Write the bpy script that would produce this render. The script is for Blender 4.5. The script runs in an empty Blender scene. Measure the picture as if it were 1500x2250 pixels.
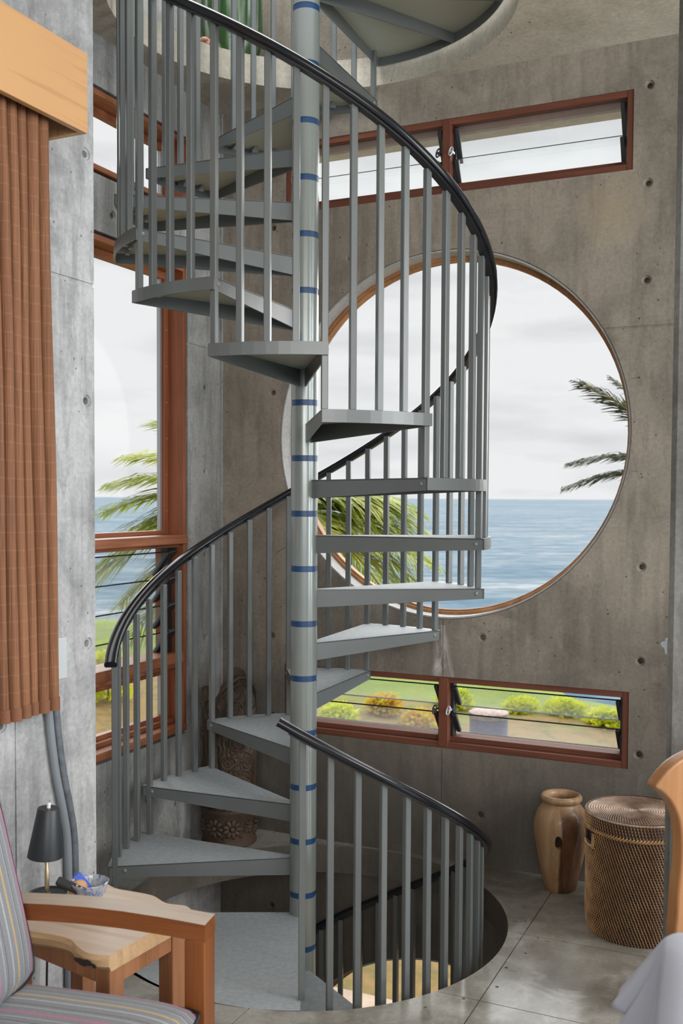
import bpy, bmesh, math, random
from mathutils import Vector as V, Matrix
random.seed(7)
sc = bpy.context.scene
PI = math.pi
def rad(a): return math.radians(a)

# ------------------------------------------------------------------ camera
FPX, PITCH, ROLL, SHY = 2231.3, .0394056, -.005311, 57.46
CZ = 1.4581
cam_d = bpy.data.cameras.new('camera'); cam = bpy.data.objects.new('camera', cam_d)
sc.collection.objects.link(cam); sc.camera = cam
_F = V((0, math.cos(PITCH), -math.sin(PITCH))); _u = V((0, math.sin(PITCH), math.cos(PITCH))); _r = V((1, 0, 0))
_R = _r*math.cos(ROLL) - _u*math.sin(ROLL); _U = _r*math.sin(ROLL) + _u*math.cos(ROLL)
cam.matrix_world = Matrix(((_R.x, _U.x, -_F.x, 0), (_R.y, _U.y, -_F.y, 0), (_R.z, _U.z, -_F.z, CZ), (0, 0, 0, 1)))
cam_d.sensor_width = 36; cam_d.sensor_fit = 'AUTO'; cam_d.lens = 36*FPX/2250; cam_d.shift_y = SHY/2250
cam_d.clip_start = .05; cam_d.clip_end = 60000
cam_d.dof.use_dof = True; cam_d.dof.focus_distance = 3.45; cam_d.dof.aperture_fstop = 5.6

# ------------------------------------------------------------------ world, lights, exposure
W = bpy.data.worlds.new('sky'); sc.world = W; W.use_nodes = True
nt = W.node_tree; nt.nodes.clear()
def N(nt, typ, **kw):
    n = nt.nodes.new(typ)
    for k, v in kw.items():
        if k in n.inputs.keys() if isinstance(k, str) else False: n.inputs[k].default_value = v
        else: setattr(n, k, v)
    return n
tc = N(nt, 'ShaderNodeTexCoord'); mp = N(nt, 'ShaderNodeMapping'); mp.inputs['Scale'].default_value = (2.2, 2.2, 11)
nz = N(nt, 'ShaderNodeTexNoise'); nz.inputs['Scale'].default_value = 2.4; nz.inputs['Detail'].default_value = 6
rp = N(nt, 'ShaderNodeValToRGB')
rp.color_ramp.elements[0].position = .30; rp.color_ramp.elements[0].color = (.74, .75, .77, 1)
rp.color_ramp.elements[1].position = .52; rp.color_ramp.elements[1].color = (.93, .935, .945, 1)
bg = N(nt, 'ShaderNodeBackground'); bg.inputs['Strength'].default_value = .655
out = N(nt, 'ShaderNodeOutputWorld')
L = nt.links.new
L(tc.outputs['Generated'], mp.inputs[0]); L(mp.outputs[0], nz.inputs[0]); L(nz.outputs['Fac'], rp.inputs[0]); L(rp.outputs[0], bg.inputs[0]); L(bg.outputs[0], out.inputs[0])
SKY_BG = bg

def area(name, loc, target, sx, sy, power, col=(1, 1, 1)):
    d = bpy.data.lights.new(name, 'AREA'); d.shape = 'RECTANGLE'; d.size = sx; d.size_y = sy; d.energy = power; d.color = col
    o = bpy.data.objects.new(name, d); sc.collection.objects.link(o); o.location = loc
    o.rotation_euler = (V(target)-V(loc)).to_track_quat('-Z', 'Y').to_euler(); return o
# fill lights added to brighten the room, in place of unseen daylight
area('fill_behind', (.6, -2.6, 2.5), (-.1, 3.5, 2.3), 4.0, 1.8, 125, (1, .985, .96))
area('fill_right', (3.6, 1.2, 1.9), (-.3, 3.0, 1.2), 2.6, 2.2, 130, (.95, .98, 1))
area('fill_above', (-.2, 3.3, 4.9), (-.15, 3.5, 0), 1.8, 1.4, 60, (.97, .99, 1))

sd = bpy.data.lights.new('bright_overcast', 'SUN'); sd.energy = 5.5; sd.angle = rad(100); sd.color = (1, .99, .97)
so = bpy.data.objects.new('bright_overcast', sd); sc.collection.objects.link(so); so.rotation_euler = V((-.45, -1, -.66)).to_track_quat('-Z', 'Y').to_euler()
vs = sc.view_settings; vs.view_transform = 'Standard'; vs.look = 'None'; vs.gamma = 1; vs.use_curve_mapping = False
vs.exposure = 0.5
sc.cycles.max_bounces = 10; sc.cycles.transparent_max_bounces = 24; sc.cycles.diffuse_bounces = 6
sc.cycles.caustics_reflective = False; sc.cycles.caustics_refractive = False; sc.cycles.use_denoising = True

# ------------------------------------------------------------------ shared measures
X0, D0 = -.129617, 3.52247          # pole axis
PH = rad(24.8)
ub = V((math.cos(PH), -math.sin(PH), 0)); ul = V((math.sin(PH), math.cos(PH), 0)); UZ = V((0, 0, 1))
K = V((-.535, 4.501, 0))            # inside corner of the bay
class Fr:
    def __init__(s, o, ex, ey, ez): s.o, s.ex, s.ey, s.ez = V(o), V(ex), V(ey), V(ez)
    def __call__(s, x, y, z): return s.o + s.ex*x + s.ey*y + s.ez*z
    def mat(s): return Matrix(((s.ex.x, s.ey.x, s.ez.x, s.o.x), (s.ex.y, s.ey.y, s.ez.y, s.o.y), (s.ex.z, s.ey.z, s.ez.z, s.o.z), (0, 0, 0, 1)))
WORLD = Fr((0, 0, 0), (1, 0, 0), (0, 1, 0), (0, 0, 1))
FB = Fr(K, ub, ul, UZ)              # x along the back wall from the corner, y outward, z up
FL = Fr(K, ul, -ub, UZ)             # left wall of the bay: x is minus the distance from the corner, y outward
NW = .466
FN = Fr(K + ub*NW, ul, -ub, UZ)     # near left wall

# ------------------------------------------------------------------ materials
def mat(name):
    m = bpy.data.materials.new(name); m.use_nodes = True; t = m.node_tree; t.nodes.clear()
    o = t.nodes.new('ShaderNodeOutputMaterial'); b = t.nodes.new('ShaderNodeBsdfPrincipled'); t.links.new(b.outputs[0], o.inputs[0])
    return m, t, b
def plain(name, col, rough=.5, metal=0, spec=.5, coat=0, bump=0, bscale=200, var=0, vscale=6):
    m, t, b = mat(name)
    b.inputs['Base Color'].default_value = (*col, 1); b.inputs['Roughness'].default_value = rough; b.inputs['Metallic'].default_value = metal
    b.inputs['Specular IOR Level'].default_value = spec; b.inputs['Coat Weight'].default_value = coat; b.inputs['Coat Roughness'].default_value = .15
    g = t.nodes.new('ShaderNodeTexCoord')
    if var:
        n = t.nodes.new('ShaderNodeTexNoise'); n.inputs['Scale'].default_value = vscale; n.inputs['Detail'].default_value = 5
        t.links.new(g.outputs['Object'], n.inputs[0])
        r = t.nodes.new('ShaderNodeMapRange'); r.inputs[1].default_value = .3; r.inputs[2].default_value = .7
        r.inputs[3].default_value = 1-var; r.inputs[4].default_value = 1+var
        t.links.new(n.outputs['Fac'], r.inputs[0])
        x = t.nodes.new('ShaderNodeVectorMath'); x.operation = 'SCALE'; x.inputs[0].default_value = col
        t.links.new(r.outputs[0], x.inputs['Scale']); t.links.new(x.outputs[0], b.inputs['Base Color'])
    if bump:
        n = t.nodes.new('ShaderNodeTexNoise'); n.inputs['Scale'].default_value = bscale; n.inputs['Detail'].default_value = 3
        t.links.new(g.outputs['Object'], n.inputs[0])
        bp = t.nodes.new('ShaderNodeBump'); bp.inputs['Strength'].default_value = bump; bp.inputs['Distance'].default_value = .004
        t.links.new(n.outputs['Fac'], bp.inputs['Height']); t.links.new(bp.outputs[0], b.inputs['Normal'])
    return m
def ramp(t, stops, interp='LINEAR'):
    r = t.nodes.new('ShaderNodeValToRGB'); cr = r.color_ramp; cr.interpolation = interp
    while len(cr.elements) > 1: cr.elements.remove(cr.elements[-1])
    for i, (p, c) in enumerate(stops):
        e = cr.elements[0] if i == 0 else cr.elements.new(p)
        e.position = p; e.color = (*c, 1) if len(c) == 3 else c
    return r
def noise(t, vec, scale, detail=4, rough=.55, dist=0, mscale=None, loc=None):
    if mscale or loc:
        mp = t.nodes.new('ShaderNodeMapping')
        if mscale: mp.inputs['Scale'].default_value = mscale
        if loc: mp.inputs['Location'].default_value = loc
        t.links.new(vec, mp.inputs[0]); vec = mp.outputs[0]
    n = t.nodes.new('ShaderNodeTexNoise'); n.inputs['Scale'].default_value = scale; n.inputs['Detail'].default_value = detail
    n.inputs['Roughness'].default_value = rough; n.inputs['Distortion'].default_value = dist
    t.links.new(vec, n.inputs[0]); return n.outputs['Fac']
def mixc(t, fac, a, b, mode='MIX'):
    m = t.nodes.new('ShaderNodeMix'); m.data_type = 'RGBA'; m.blend_type = mode
    for s, v in ((0, fac), (6, a), (7, b)):
        if hasattr(v, 'is_linked'): t.links.new(v, m.inputs[s])
        else: m.inputs[s].default_value = v if s == 0 else (*v, 1)
    return m.outputs[2]
def mth(t, op, a, b=None, c=None, clamp=False):
    m = t.nodes.new('ShaderNodeMath'); m.operation = op; m.use_clamp = clamp
    for i, v in enumerate((a, b, c)):
        if v is None: continue
        if hasattr(v, 'is_linked'): t.links.new(v, m.inputs[i])
        else: m.inputs[i].default_value = v
    return m.outputs[0]
def mrange(t, v, a, b, c, d):
    r = t.nodes.new('ShaderNodeMapRange'); t.links.new(v, r.inputs[0])
    for i, x in enumerate((a, b, c, d)): r.inputs[i+1].default_value = x
    return r.outputs[0]
def concrete(name, c_dark, c_mid, c_light, rough=.75, streak=.35, pits=1, blotch=1.6, stain_shade=None, seed=0., floor=False, spec=.3):
    m, t, b = mat(name); g = t.nodes.new('ShaderNodeTexCoord'); co = g.outputs['Object']
    n1 = noise(t, co, blotch, 9, .62, .4, loc=(seed, seed, seed))
    r = ramp(t, [(.30, c_dark), (.47, c_mid), (.60, c_light), (.72, c_mid)]); t.links.new(n1, r.inputs[0]); c = r.outputs[0]
    # lighter paste patches
    n2 = noise(t, co, 5.5, 8, .65, .8, loc=(seed+3, 1, 2))
    f2 = mrange(t, n2, .50, .62, 0, .55); c = mixc(t, f2, c, c_light)
    if streak:
        n3 = noise(t, co, 3.2, 6, .6, .2, mscale=(5, 5, .55) if not floor else (1, 1, 1), loc=(seed, 0, 0))
        f3 = mrange(t, n3, .34, .52, streak, 0); c = mixc(t, f3, c, tuple(x*.55 for x in c_dark))
        n4 = noise(t, co, 4.2, 7, .7, 1.2, mscale=(3.4, 3.4, 1.0), loc=(seed+9, 4, 1))
        f4 = mrange(t, n4, .55, .60, 0, streak*1.0); c = mixc(t, f4, c, tuple(x*.72 for x in c_mid))
    n5 = noise(t, co, 70, 4, .7); f5 = mrange(t, n5, .3, .7, .84, 1.14)
    sc_ = t.nodes.new('ShaderNodeVectorMath'); sc_.operation = 'SCALE'; t.links.new(c, sc_.inputs[0]); t.links.new(f5, sc_.inputs['Scale']); c = sc_.outputs[0]
    h = n5
    if pits:
        vo = t.nodes.new('ShaderNodeTexVoronoi'); vo.inputs['Scale'].default_value = 26; vo.inputs['Randomness'].default_value = 1; t.links.new(co, vo.inputs[0])
        gate = noise(t, co, 2.4, 2, .5, loc=(8, seed, 8))
        fp = mth(t, 'MULTIPLY', mrange(t, vo.outputs['Distance'], .075, .11, 1, 0), mrange(t, gate, .46, .56, 0, pits*.8))
        c = mixc(t, fp, c, tuple(x*.2 for x in c_dark))
    if stain_shade:
        c = stain_shade(t, co, c)
    t.links.new(c, b.inputs['Base Color']); b.inputs['Roughness'].default_value = rough; b.inputs['Specular IOR Level'].default_value = spec
    if floor:
        b.inputs['Coat Weight'].default_value = .7; b.inputs['Coat Roughness'].default_value = .16
        rr = mrange(t, noise(t, co, 3, 6, .65, .6, loc=(4, 4, 1)), .35, .65, .16, .5); t.links.new(rr, b.inputs['Roughness'])
    bp = t.nodes.new('ShaderNodeBump'); bp.inputs['Strength'].default_value = .25 if not floor else .06; bp.inputs['Distance'].default_value = .003
    t.links.new(h, bp.inputs['Height']); t.links.new(bp.outputs[0], b.inputs['Normal'])
    return m
def back_stain_shade(t, co, c):
    s = t.nodes.new('ShaderNodeSeparateXYZ'); t.links.new(co, s.inputs[0]); x, z = s.outputs[0], s.outputs[2]
    # white lime runs under the round window and beside the lower window
    n = noise(t, co, 9, 5, .7, 1.0, mscale=(2.4, 1, .35)); n_ = mrange(t, n, .45, .62, 0, 1)
    def run(x0, w0, w1, z0, z1, amt):
        k = mrange(t, z, z0, z1, w0, w1)
        d = mth(t, 'DIVIDE', mth(t, 'ABSOLUTE', mth(t, 'SUBTRACT', x, x0)), k)
        e = mth(t, 'MULTIPLY', mrange(t, d, .3, 1, 1, 0), mth(t, 'MULTIPLY', mth(t, 'GREATER_THAN', z, z0), mth(t, 'LESS_THAN', z, z1)))
        return mth(t, 'MULTIPLY', mth(t, 'MULTIPLY', e, n_), amt)
    for a in ((1.035, .075, .02, .735, .95, .9), (1.03, .035, .022, .0, .44, .45), (1.80, .10, .03, .20, .47, .38)):
        c = mixc(t, run(*a), c, (.62, .61, .58))
    # weak light low on the wall, painted as a darker colour
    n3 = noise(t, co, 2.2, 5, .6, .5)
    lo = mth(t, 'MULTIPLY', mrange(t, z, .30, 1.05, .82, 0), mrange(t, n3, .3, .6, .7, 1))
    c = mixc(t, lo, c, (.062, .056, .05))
    # ochre patch under the upper window
    d = t.nodes.new('ShaderNodeVectorMath'); d.operation = 'DISTANCE'; t.links.new(co, d.inputs[0]); d.inputs[1].default_value = (1.68, 0, 2.52)
    f = mth(t, 'MULTIPLY', mrange(t, d.outputs['Value'], .03, .16, 1, 0), mrange(t, n, .35, .5, .2, .55)); c = mixc(t, f, c, (.40, .31, .20))
    return c
M = {}
M['wall_back'] = concrete('warm concrete', (.155, .134, .110), (.268, .232, .190), (.345, .30, .245), stain_shade=back_stain_shade, streak=.36)
M['wall_left'] = concrete('grey concrete', (.16, .16, .155), (.31, .308, .30), (.40, .40, .39), seed=5, streak=.45)
M['wall_near'] = concrete('pale concrete', (.20, .204, .206), (.40, .405, .41), (.50, .505, .51), seed=11, streak=.48, blotch=3.4, pits=.8)
M['ceiling'] = concrete('ceiling concrete', (.29, .27, .22), (.44, .41, .335), (.54, .50, .42), seed=17, streak=.15, pits=.7)
M['floor'] = concrete('polished floor concrete', (.105, .094, .077), (.225, .207, .175), (.42, .402, .365), seed=23, streak=0, pits=0, floor=True, spec=.6, blotch=2.2)
M['lime'] = concrete('smoothed pale render', (.28, .275, .27), (.35, .345, .34), (.42, .415, .41), seed=2, streak=.1, pits=0)
def wood(name, dark, light, axis, rot=0., rough=.45, scale=1., contrast=1., coat=0., coords='geo', ring=7):
    m, t, b = mat(name)
    if coords == 'geo': g = t.nodes.new('ShaderNodeNewGeometry'); co = g.outputs['Position']
    else: g = t.nodes.new('ShaderNodeTexCoord'); co = g.outputs['Object']
    r0 = t.nodes.new('ShaderNodeMapping'); r0.vector_type = 'POINT'; r0.inputs['Rotation'].default_value = (0, 0, rot); t.links.new(co, r0.inputs[0])
    s = [22*scale]*3; s['xyz'.index(axis)] = 1.1*scale
    n = noise(t, r0.outputs[0], 1, 7, .6, 1.2, mscale=tuple(s))
    s2 = [140*scale]*3; s2['xyz'.index(axis)] = 4*scale
    n2 = noise(t, r0.outputs[0], 1, 4, .6, .3, mscale=tuple(s2))
    s3 = [5*scale]*3; s3['xyz'.index(axis)] = .8*scale
    n3 = noise(t, r0.outputs[0], 1, 3, .5, .3, mscale=tuple(s3))
    f = mth(t, 'ADD', mth(t, 'MULTIPLY', n, .55*contrast), mth(t, 'ADD', mth(t, 'MULTIPLY', n2, .25*contrast), mth(t, 'MULTIPLY', n3, .35)))
    r = ramp(t, [(.36, dark), (.72, light)]); t.links.new(f, r.inputs[0]); t.links.new(r.outputs[0], b.inputs['Base Color'])
    b.inputs['Roughness'].default_value = rough; b.inputs['Coat Weight'].default_value = coat; b.inputs['Coat Roughness'].default_value = .25; b.inputs['Specular IOR Level'].default_value = .3
    bp = t.nodes.new('ShaderNodeBump'); bp.inputs['Strength'].default_value = .15; bp.inputs['Distance'].default_value = .002
    t.links.new(n2, bp.inputs['Height']); t.links.new(bp.outputs[0], b.inputs['Normal'])
    return m
RED_D, RED_L = (.13, .040, .018), (.34, .115, .052)
M['frame_b'] = wood('redwood window frame', (.07, .022, .014), (.20, .068, .038), 'x', PH, .65)
M['frame_bv'] = wood('redwood upright', (.07, .022, .014), (.20, .068, .038), 'z')
M['frame_l'] = wood('redwood sill', RED_D, (.42, .16, .075), 'x', PH-PI/2)
M['frame_lv'] = wood('redwood jamb', RED_D, RED_L, 'z')
M['ring'] = wood('round window wood', (.17, .075, .03), (.46, .23, .10), 'z', scale=.6)
M['steel'] = plain('grey painted steel', (.118, .130, .129), .32, spec=.55, var=.06, bump=.05, bscale=40)
M['steel_pale'] = plain('pale grey painted column', (.245, .268, .255), .24, metal=.35, spec=.6, var=.05)
M['grit'] = plain('gritty tread paint', (.36, .39, .41), .62, bump=.5, bscale=420, var=.12, vscale=60)
M['under'] = plain('yellowish grey tread underside', (.36, .37, .30), .55)  # yellowish grey, on the underside of the tread sheets only
M['blue'] = plain('blue tape', (.007, .045, .125), .38)
M['rail'] = plain('black handrail plastic', (.010, .011, .014), .2, spec=.35)
M['bolt'] = plain('bolt steel', (.19, .205, .205), .35, spec=.6)
M['black'] = plain('black plastic', (.012, .012, .014), .4)
M['clip'] = plain('dark bronze clip', (.03, .03, .032), .35, spec=.6)
M['alu'] = plain('aluminium strip', (.42, .43, .44), .4, metal=.6)
M['latchwhite'] = plain('pale metal', (.6, .6, .62), .35, metal=.5)
def glassmat(name, haze=0., tint=(1, 1, 1), rough=0.0, refl=1.0, grid=False):
    m = bpy.data.materials.new(name); m.use_nodes = True; t = m.node_tree; t.nodes.clear()
    o = t.nodes.new('ShaderNodeOutputMaterial'); tr = t.nodes.new('ShaderNodeBsdfTransparent'); tr.inputs[0].default_value = (*tint, 1)
    gl = t.nodes.new('ShaderNodeBsdfGlossy'); gl.inputs['Roughness'].default_value = max(rough, .02); gl.inputs[0].default_value = (.9, .9, .9, 1)
    lw = t.nodes.new('ShaderNodeLayerWeight'); lw.inputs[0].default_value = .5
    fr_ = mth(t, 'ADD', .015, mth(t, 'MULTIPLY', mth(t, 'POWER', lw.outputs['Facing'], 5), .9))
    mx = t.nodes.new('ShaderNodeMixShader'); t.links.new(mth(t, 'MULTIPLY', fr_, refl), mx.inputs[0]); t.links.new(tr.outputs[0], mx.inputs[1]); t.links.new(gl.outputs[0], mx.inputs[2])
    s = mx.outputs[0]
    if haze:
        df = t.nodes.new('ShaderNodeBsdfTranslucent'); df.inputs[0].default_value = (.9, .92, .93, 1)
        m2 = t.nodes.new('ShaderNodeMixShader'); m2.inputs[0].default_value = haze; t.links.new(s, m2.inputs[1]); t.links.new(df.outputs[0], m2.inputs[2]); s = m2.outputs[0]
    t.links.new(s, o.inputs[0]); return m
M['glass'] = glassmat('window glass', .0, refl=.28)
M['louvre'] = glassmat('hazy louvre glass', .045, (.95, .97, .97))
M['louvre_clear'] = glassmat('clear louvre glass', .06, (.97, .98, .98))
M['edge_highlight'] = plain('painted glass edge highlight', (.75, .8, .8), .2)  # highlight along the blade's bottom edge, painted as a pale colour
M['edge'] = plain('glass edge', (.02, .03, .035), .2)

# ------------------------------------------------------------------ mesh building
class MB:
    def __init__(s): s.v, s.f, s.m = [], [], []
    def add(s, vs, fs, mi=0):
        o = len(s.v); s.v += [V(p) for p in vs]; s.f += [tuple(i+o for i in f) for f in fs]; s.m += [mi]*len(fs); return s
    def hexa(s, p, mi=0):   # p: 8 points, bottom loop then top loop
        return s.add(p, [(3, 2, 1, 0), (4, 5, 6, 7), (0, 1, 5, 4), (1, 2, 6, 5), (2, 3, 7, 6), (3, 0, 4, 7)], mi)
    def box(s, fr, x, y, z, mi=0):
        return s.hexa([fr(x[0], y[0], z[0]), fr(x[1], y[0], z[0]), fr(x[1], y[1], z[0]), fr(x[0], y[1], z[0]),
                       fr(x[0], y[0], z[1]), fr(x[1], y[0], z[1]), fr(x[1], y[1], z[1]), fr(x[0], y[1], z[1])], mi)
    def prism(s, fr, poly, y0, y1, mi=0):   # poly in (x, z), extruded along y
        n = len(poly); a = [fr(x, y0, z) for x, z in poly]; b = [fr(x, y1, z) for x, z in poly]
        fs = [tuple(range(n)), tuple(range(2*n-1, n-1, -1))] + [(i, i+n, (i+1) % n+n, (i+1) % n) for i in range(n)]
        return s.add(a+b, fs, mi)
    def prismz(s, fr, poly, z0, z1, mi=0):
        n = len(poly); a = [fr(x, y, z0) for x, y in poly]; b = [fr(x, y, z1) for x, y in poly]
        fs = [tuple(range(n-1, -1, -1)), tuple(range(n, 2*n))] + [(i, (i+1) % n, (i+1) % n+n, i+n) for i in range(n)]
        return s.add(a+b, fs, mi)
    def sweep(s, rings, closed=True, caps=True, mi=0, loop=False):
        n = len(rings[0]); vs = [p for r in rings for p in r]; fs = []
        m = len(rings)
        for i in range(m if loop else m-1):
            for j in range(n if closed else n-1):
                fs.append((i*n+j, i*n+(j+1) % n, ((i+1) % m)*n+(j+1) % n, ((i+1) % m)*n+j))
        if caps and closed and not loop: fs += [tuple(range(n-1, -1, -1)), tuple(range((m-1)*n, m*n))]
        return s.add(vs, fs, mi)
    def tube(s, path, r, n=10, mi=0, loop=False):
        path = [V(p) for p in path]; rings = []; m = len(path); side = None
        for i, p in enumerate(path):
            d = (path[(i+1) % m]-path[i-1]) if loop else (path[min(i+1, m-1)]-path[max(i-1, 0)])
            d.normalize()
            if side is None: side = d.orthogonal().normalized()
            side = (side - d*side.dot(d)).normalized(); up = d.cross(side)
            rr = r[i] if isinstance(r, (list, tuple)) else r
            rings.append([p + side*rr*math.cos(2*PI*k/n) + up*rr*math.sin(2*PI*k/n) for k in range(n)])
        return s.sweep(rings, mi=mi, loop=loop)
    def lathe(s, fr, prof, n=32, mi=0, closed_prof=False):
        rings = [[fr(r*math.cos(2*PI*k/n), r*math.sin(2*PI*k/n), z) for k in range(n)] for r, z in prof]
        return s.sweep(rings, caps=not closed_prof, mi=mi, loop=closed_prof)
    def ball(s, c, rx, ry=None, rz=None, fr=WORLD, n=10, m=6, mi=0):
        ry = ry or rx; rz = rz or rx; c = V(c); rings = []
        for i in range(1, m):
            a = PI*i/m; rings.append([c + fr.ex*rx*math.sin(a)*math.cos(2*PI*k/n) + fr.ey*ry*math.sin(a)*math.sin(2*PI*k/n) - fr.ez*rz*math.cos(a) for k in range(n)])
        return s.sweep(rings, mi=mi)
    def build(s, name, mats, parent=None, smooth=None, bevel=0, frame=None, seg=2):
        mats = mats if isinstance(mats, (list, tuple)) else [mats]
        off = ROOT.get(parent.name, V((0, 0, 0))) if parent else V((0, 0, 0))
        me = bpy.data.meshes.new(name)
        vs = s.v
        if frame: inv = frame.mat().inverted(); vs = [inv @ p for p in vs]
        elif parent: vs = [p-off for p in vs]
        me.from_pydata([tuple(p) for p in vs], [], s.f); me.update()
        bm = bmesh.new(); bm.from_mesh(me); bmesh.ops.recalc_face_normals(bm, faces=bm.faces); bm.to_mesh(me); bm.free()
        for m in mats: me.materials.append(M[m] if isinstance(m, str) else m)
        if len(mats) > 1: me.polygons.foreach_set('material_index', s.m)
        o = bpy.data.objects.new(name, me); sc.collection.objects.link(o)
        if frame: o.matrix_world = frame.mat()
        if parent: o.parent = parent; ROOT[o.name] = off
        if smooth is not None:
            me.polygons.foreach_set('use_smooth', [True]*len(me.polygons)); me.set_sharp_from_angle(angle=rad(smooth))
        if bevel:
            b = o.modifiers.new('edge', 'BEVEL'); b.width = bevel; b.segments = seg; b.limit_method = 'ANGLE'; b.angle_limit = rad(40)
        return o
ROOT = {}
def thing(name, label, cat, loc=(0, 0, 0), group=None, kind=None):
    o = bpy.data.objects.new(name, None); sc.collection.objects.link(o); o.location = loc; o.empty_display_size = .05
    ROOT[o.name] = V(loc)
    if kind: o['kind'] = kind
    o['label'] = label; o['category'] = cat
    if group: o['group'] = group
    return o
def tag(o, label, cat, group=None, kind=None):
    o['label'] = label; o['category'] = cat
    if group: o['group'] = group
    if kind: o['kind'] = kind
    return o
def struct(o, label, cat): return tag(o, label, cat, kind='structure')
def cut(o, mb, frame=None):
    c = mb.build('cutter_tmp', ['steel'], frame=None)
    md = o.modifiers.new('b', 'BOOLEAN'); md.operation = 'DIFFERENCE'; md.solver = 'EXACT'; md.use_self = True; md.object = c
    bpy.context.view_layer.update(); dg = bpy.context.evaluated_depsgraph_get()
    me = bpy.data.meshes.new_from_object(o.evaluated_get(dg)); old = o.data; o.modifiers.remove(md); o.data = me
    bpy.data.objects.remove(c); bpy.data.meshes.remove(old)
def disc_cut(mb, fr, x, z, depth=.028):     # formwork tie hole: shallow dish and a deeper bore, into +y of the wall frame
    g = Fr(fr(x, 0, z), fr.ex, -fr.ez, fr.ey)
    mb.lathe(g, [(.0, -.004), (.019, -.004), (.0165, .004), (.0105, .006), (.0085, depth), (0.0001, depth)], 16)

# ------------------------------------------------------------------ setting: walls, floor, ceiling
ZC, ZT, ZB, ZTOP = 3.125, 3.24, -2.95, 5.0
CIR = (1.03, 1.71, .736); CIR_LOW = (1.04, -1.16, .736)
UW = (.32, 1.755, 2.665, 2.955); LW = (.32, 1.772, .452, .742)       # louvred windows of the back wall: a0, a1, z0, z1
TW = (-1.40, -.275, .478, 2.412); CW = (-1.40, -.272, 2.64, 2.932)   # tall window and clerestory of the left wall

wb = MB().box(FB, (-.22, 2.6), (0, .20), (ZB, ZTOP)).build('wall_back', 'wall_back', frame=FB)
c = MB()
for cx, cz, r in (CIR, CIR_LOW):
    g = Fr(FB(cx, 0, cz), ub, -UZ, ul); c.lathe(g, [(r, -.05), (r, .0), (r-.004, .3)], 96)
for a0, a1, z0, z1 in (UW, LW): c.box(FB, (a0, a1), (-.05, .3), (z0, z1))
for x, z in [(1.81, 2.96-.35*i) for i in range(9)] + [(.26, 2.96-.35*i) for i in range(9)] + [(1.205, .91), (1.205, .20), (.26, -.33), (1.0, -.33), (1.7, -.33), (.62, 2.45), (1.81, -.33)]:
    disc_cut(c, FB, x, z)
cut(wb, c)
c = MB().box(FB, (-.1, 2.7), (-.02, .004), (2.088, 2.096)).box(FB, (1.037, 1.043), (-.02, .004), (-.05, .45)).box(FB, (1.037, 1.043), (-.02, .003), (.744, .972))
cut(wb, c)
struct(wb, 'warm grey concrete back wall with the big round window', 'wall')

wl = MB().box(FL, (-1.62, .0), (0, .20), (ZB, ZTOP)).build('wall_left', 'wall_left', frame=FL)
c = MB()
for x0, x1, z0, z1 in (TW, CW): c.box(FL, (x0-.012, x1+.012), (-.05, .3), (z0-.012, z1+.012))
for x0, x1, z0, z1 in (TW, CW): c.box(FL, (x0-.10, min(x1+.15, -.02)), (.121, .3), (z0-.03, z1+.03))
for x, z in [(-.125, 1.93-.36*i) for i in range(5)] + [(-.125, 2.62), (-.76, 2.50), (-.125, -.33), (-.55, .25), (-.35, .18)]: disc_cut(c, FL, x, z)
cut(wl, c)
cut(wl, MB().box(FL, (-1.62, .01), (-.02, .004), (2.095, 2.103)))
struct(wl, 'grey concrete left wall of the stair bay with the tall window', 'wall')

wn = MB().box(FN, (-6.4, -1.459), (0, NW+.2), (-.115, ZC)).build('wall_side', 'wall_near', frame=FN)
c = MB()
for x, z in [(-1.492, 1.735), (-1.492, 2.44), (-1.492, 1.03), (-1.492, .33), (-1.842, .857), (-1.842, .5), (-2.2, .857)]: disc_cut(c, FN, x, z)
cut(wn, c)
cut(wn, MB().box(FN, (-6.5, -1.4), (-.02, .005), (2.064, 2.076)).box(FN, (-1.80, -1.791), (-.02, .004), (-.2, 2.07)))
struct(wn, 'pale concrete wall behind the armchair and bamboo blind', 'wall')

wr_o = V(((1470-750)/FPX*2.75, 2.75, 0))
FP = Fr(wr_o, ub, ul, UZ)
pr = [(.016, 0), (.7, 0), (.7, .22), (0, .22), (0, .016)]
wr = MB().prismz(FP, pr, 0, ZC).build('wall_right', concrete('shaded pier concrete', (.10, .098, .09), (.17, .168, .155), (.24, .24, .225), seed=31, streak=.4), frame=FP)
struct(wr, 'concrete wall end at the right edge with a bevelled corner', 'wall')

HX, HY, HR = X0+.022, D0+.0, .692
FH = Fr((HX, HY, 0), (1, 0, 0), (0, 1, 0), (0, 0, 1))
FF = Fr(K, ub, ul, UZ)
fl = MB().box(FF, (0, 5.2), (-6.4, 0), (-.115, 0)).build('floor', 'floor', frame=FF)
cut(fl, MB().lathe(FH, [(HR, -.3), (HR, .3)], 128))
c = MB().box(FF, (1.527, 1.5305), (-6.3, -.0), (-.006, .02))
for b in (.56, 1.06, 1.56, 2.06): c.box(FF, (1.40 if b < 1.1 else .4, 5), (-b-.0015, -b+.0015), (-.006, .02))
c.box(FF, (.945, .9485), (-6.3, -1.36), (-.006, .02))
cut(fl, c)
c = MB()
for i in range(18):
    t = rad(-62 + i*9.5); g = Fr((HX+(HR+.06+.02*(i % 3))*math.cos(t), HY+(HR+.06+.02*(i % 3))*math.sin(t), 0), (1, 0, 0), (0, 1, 0), (0, 0, 1))
    if t < rad(30): c.lathe(g, [(.006, -.005), (.006, .01)], 10)
cut(fl, c)
fl.data.materials.append(M['wall_back'])
for p in fl.data.polygons:
    if abs(p.normal.z) < .3 and p.area > .001 and min(abs(p.center.z+.0575), 1) < .03: p.material_index = 1
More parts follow.
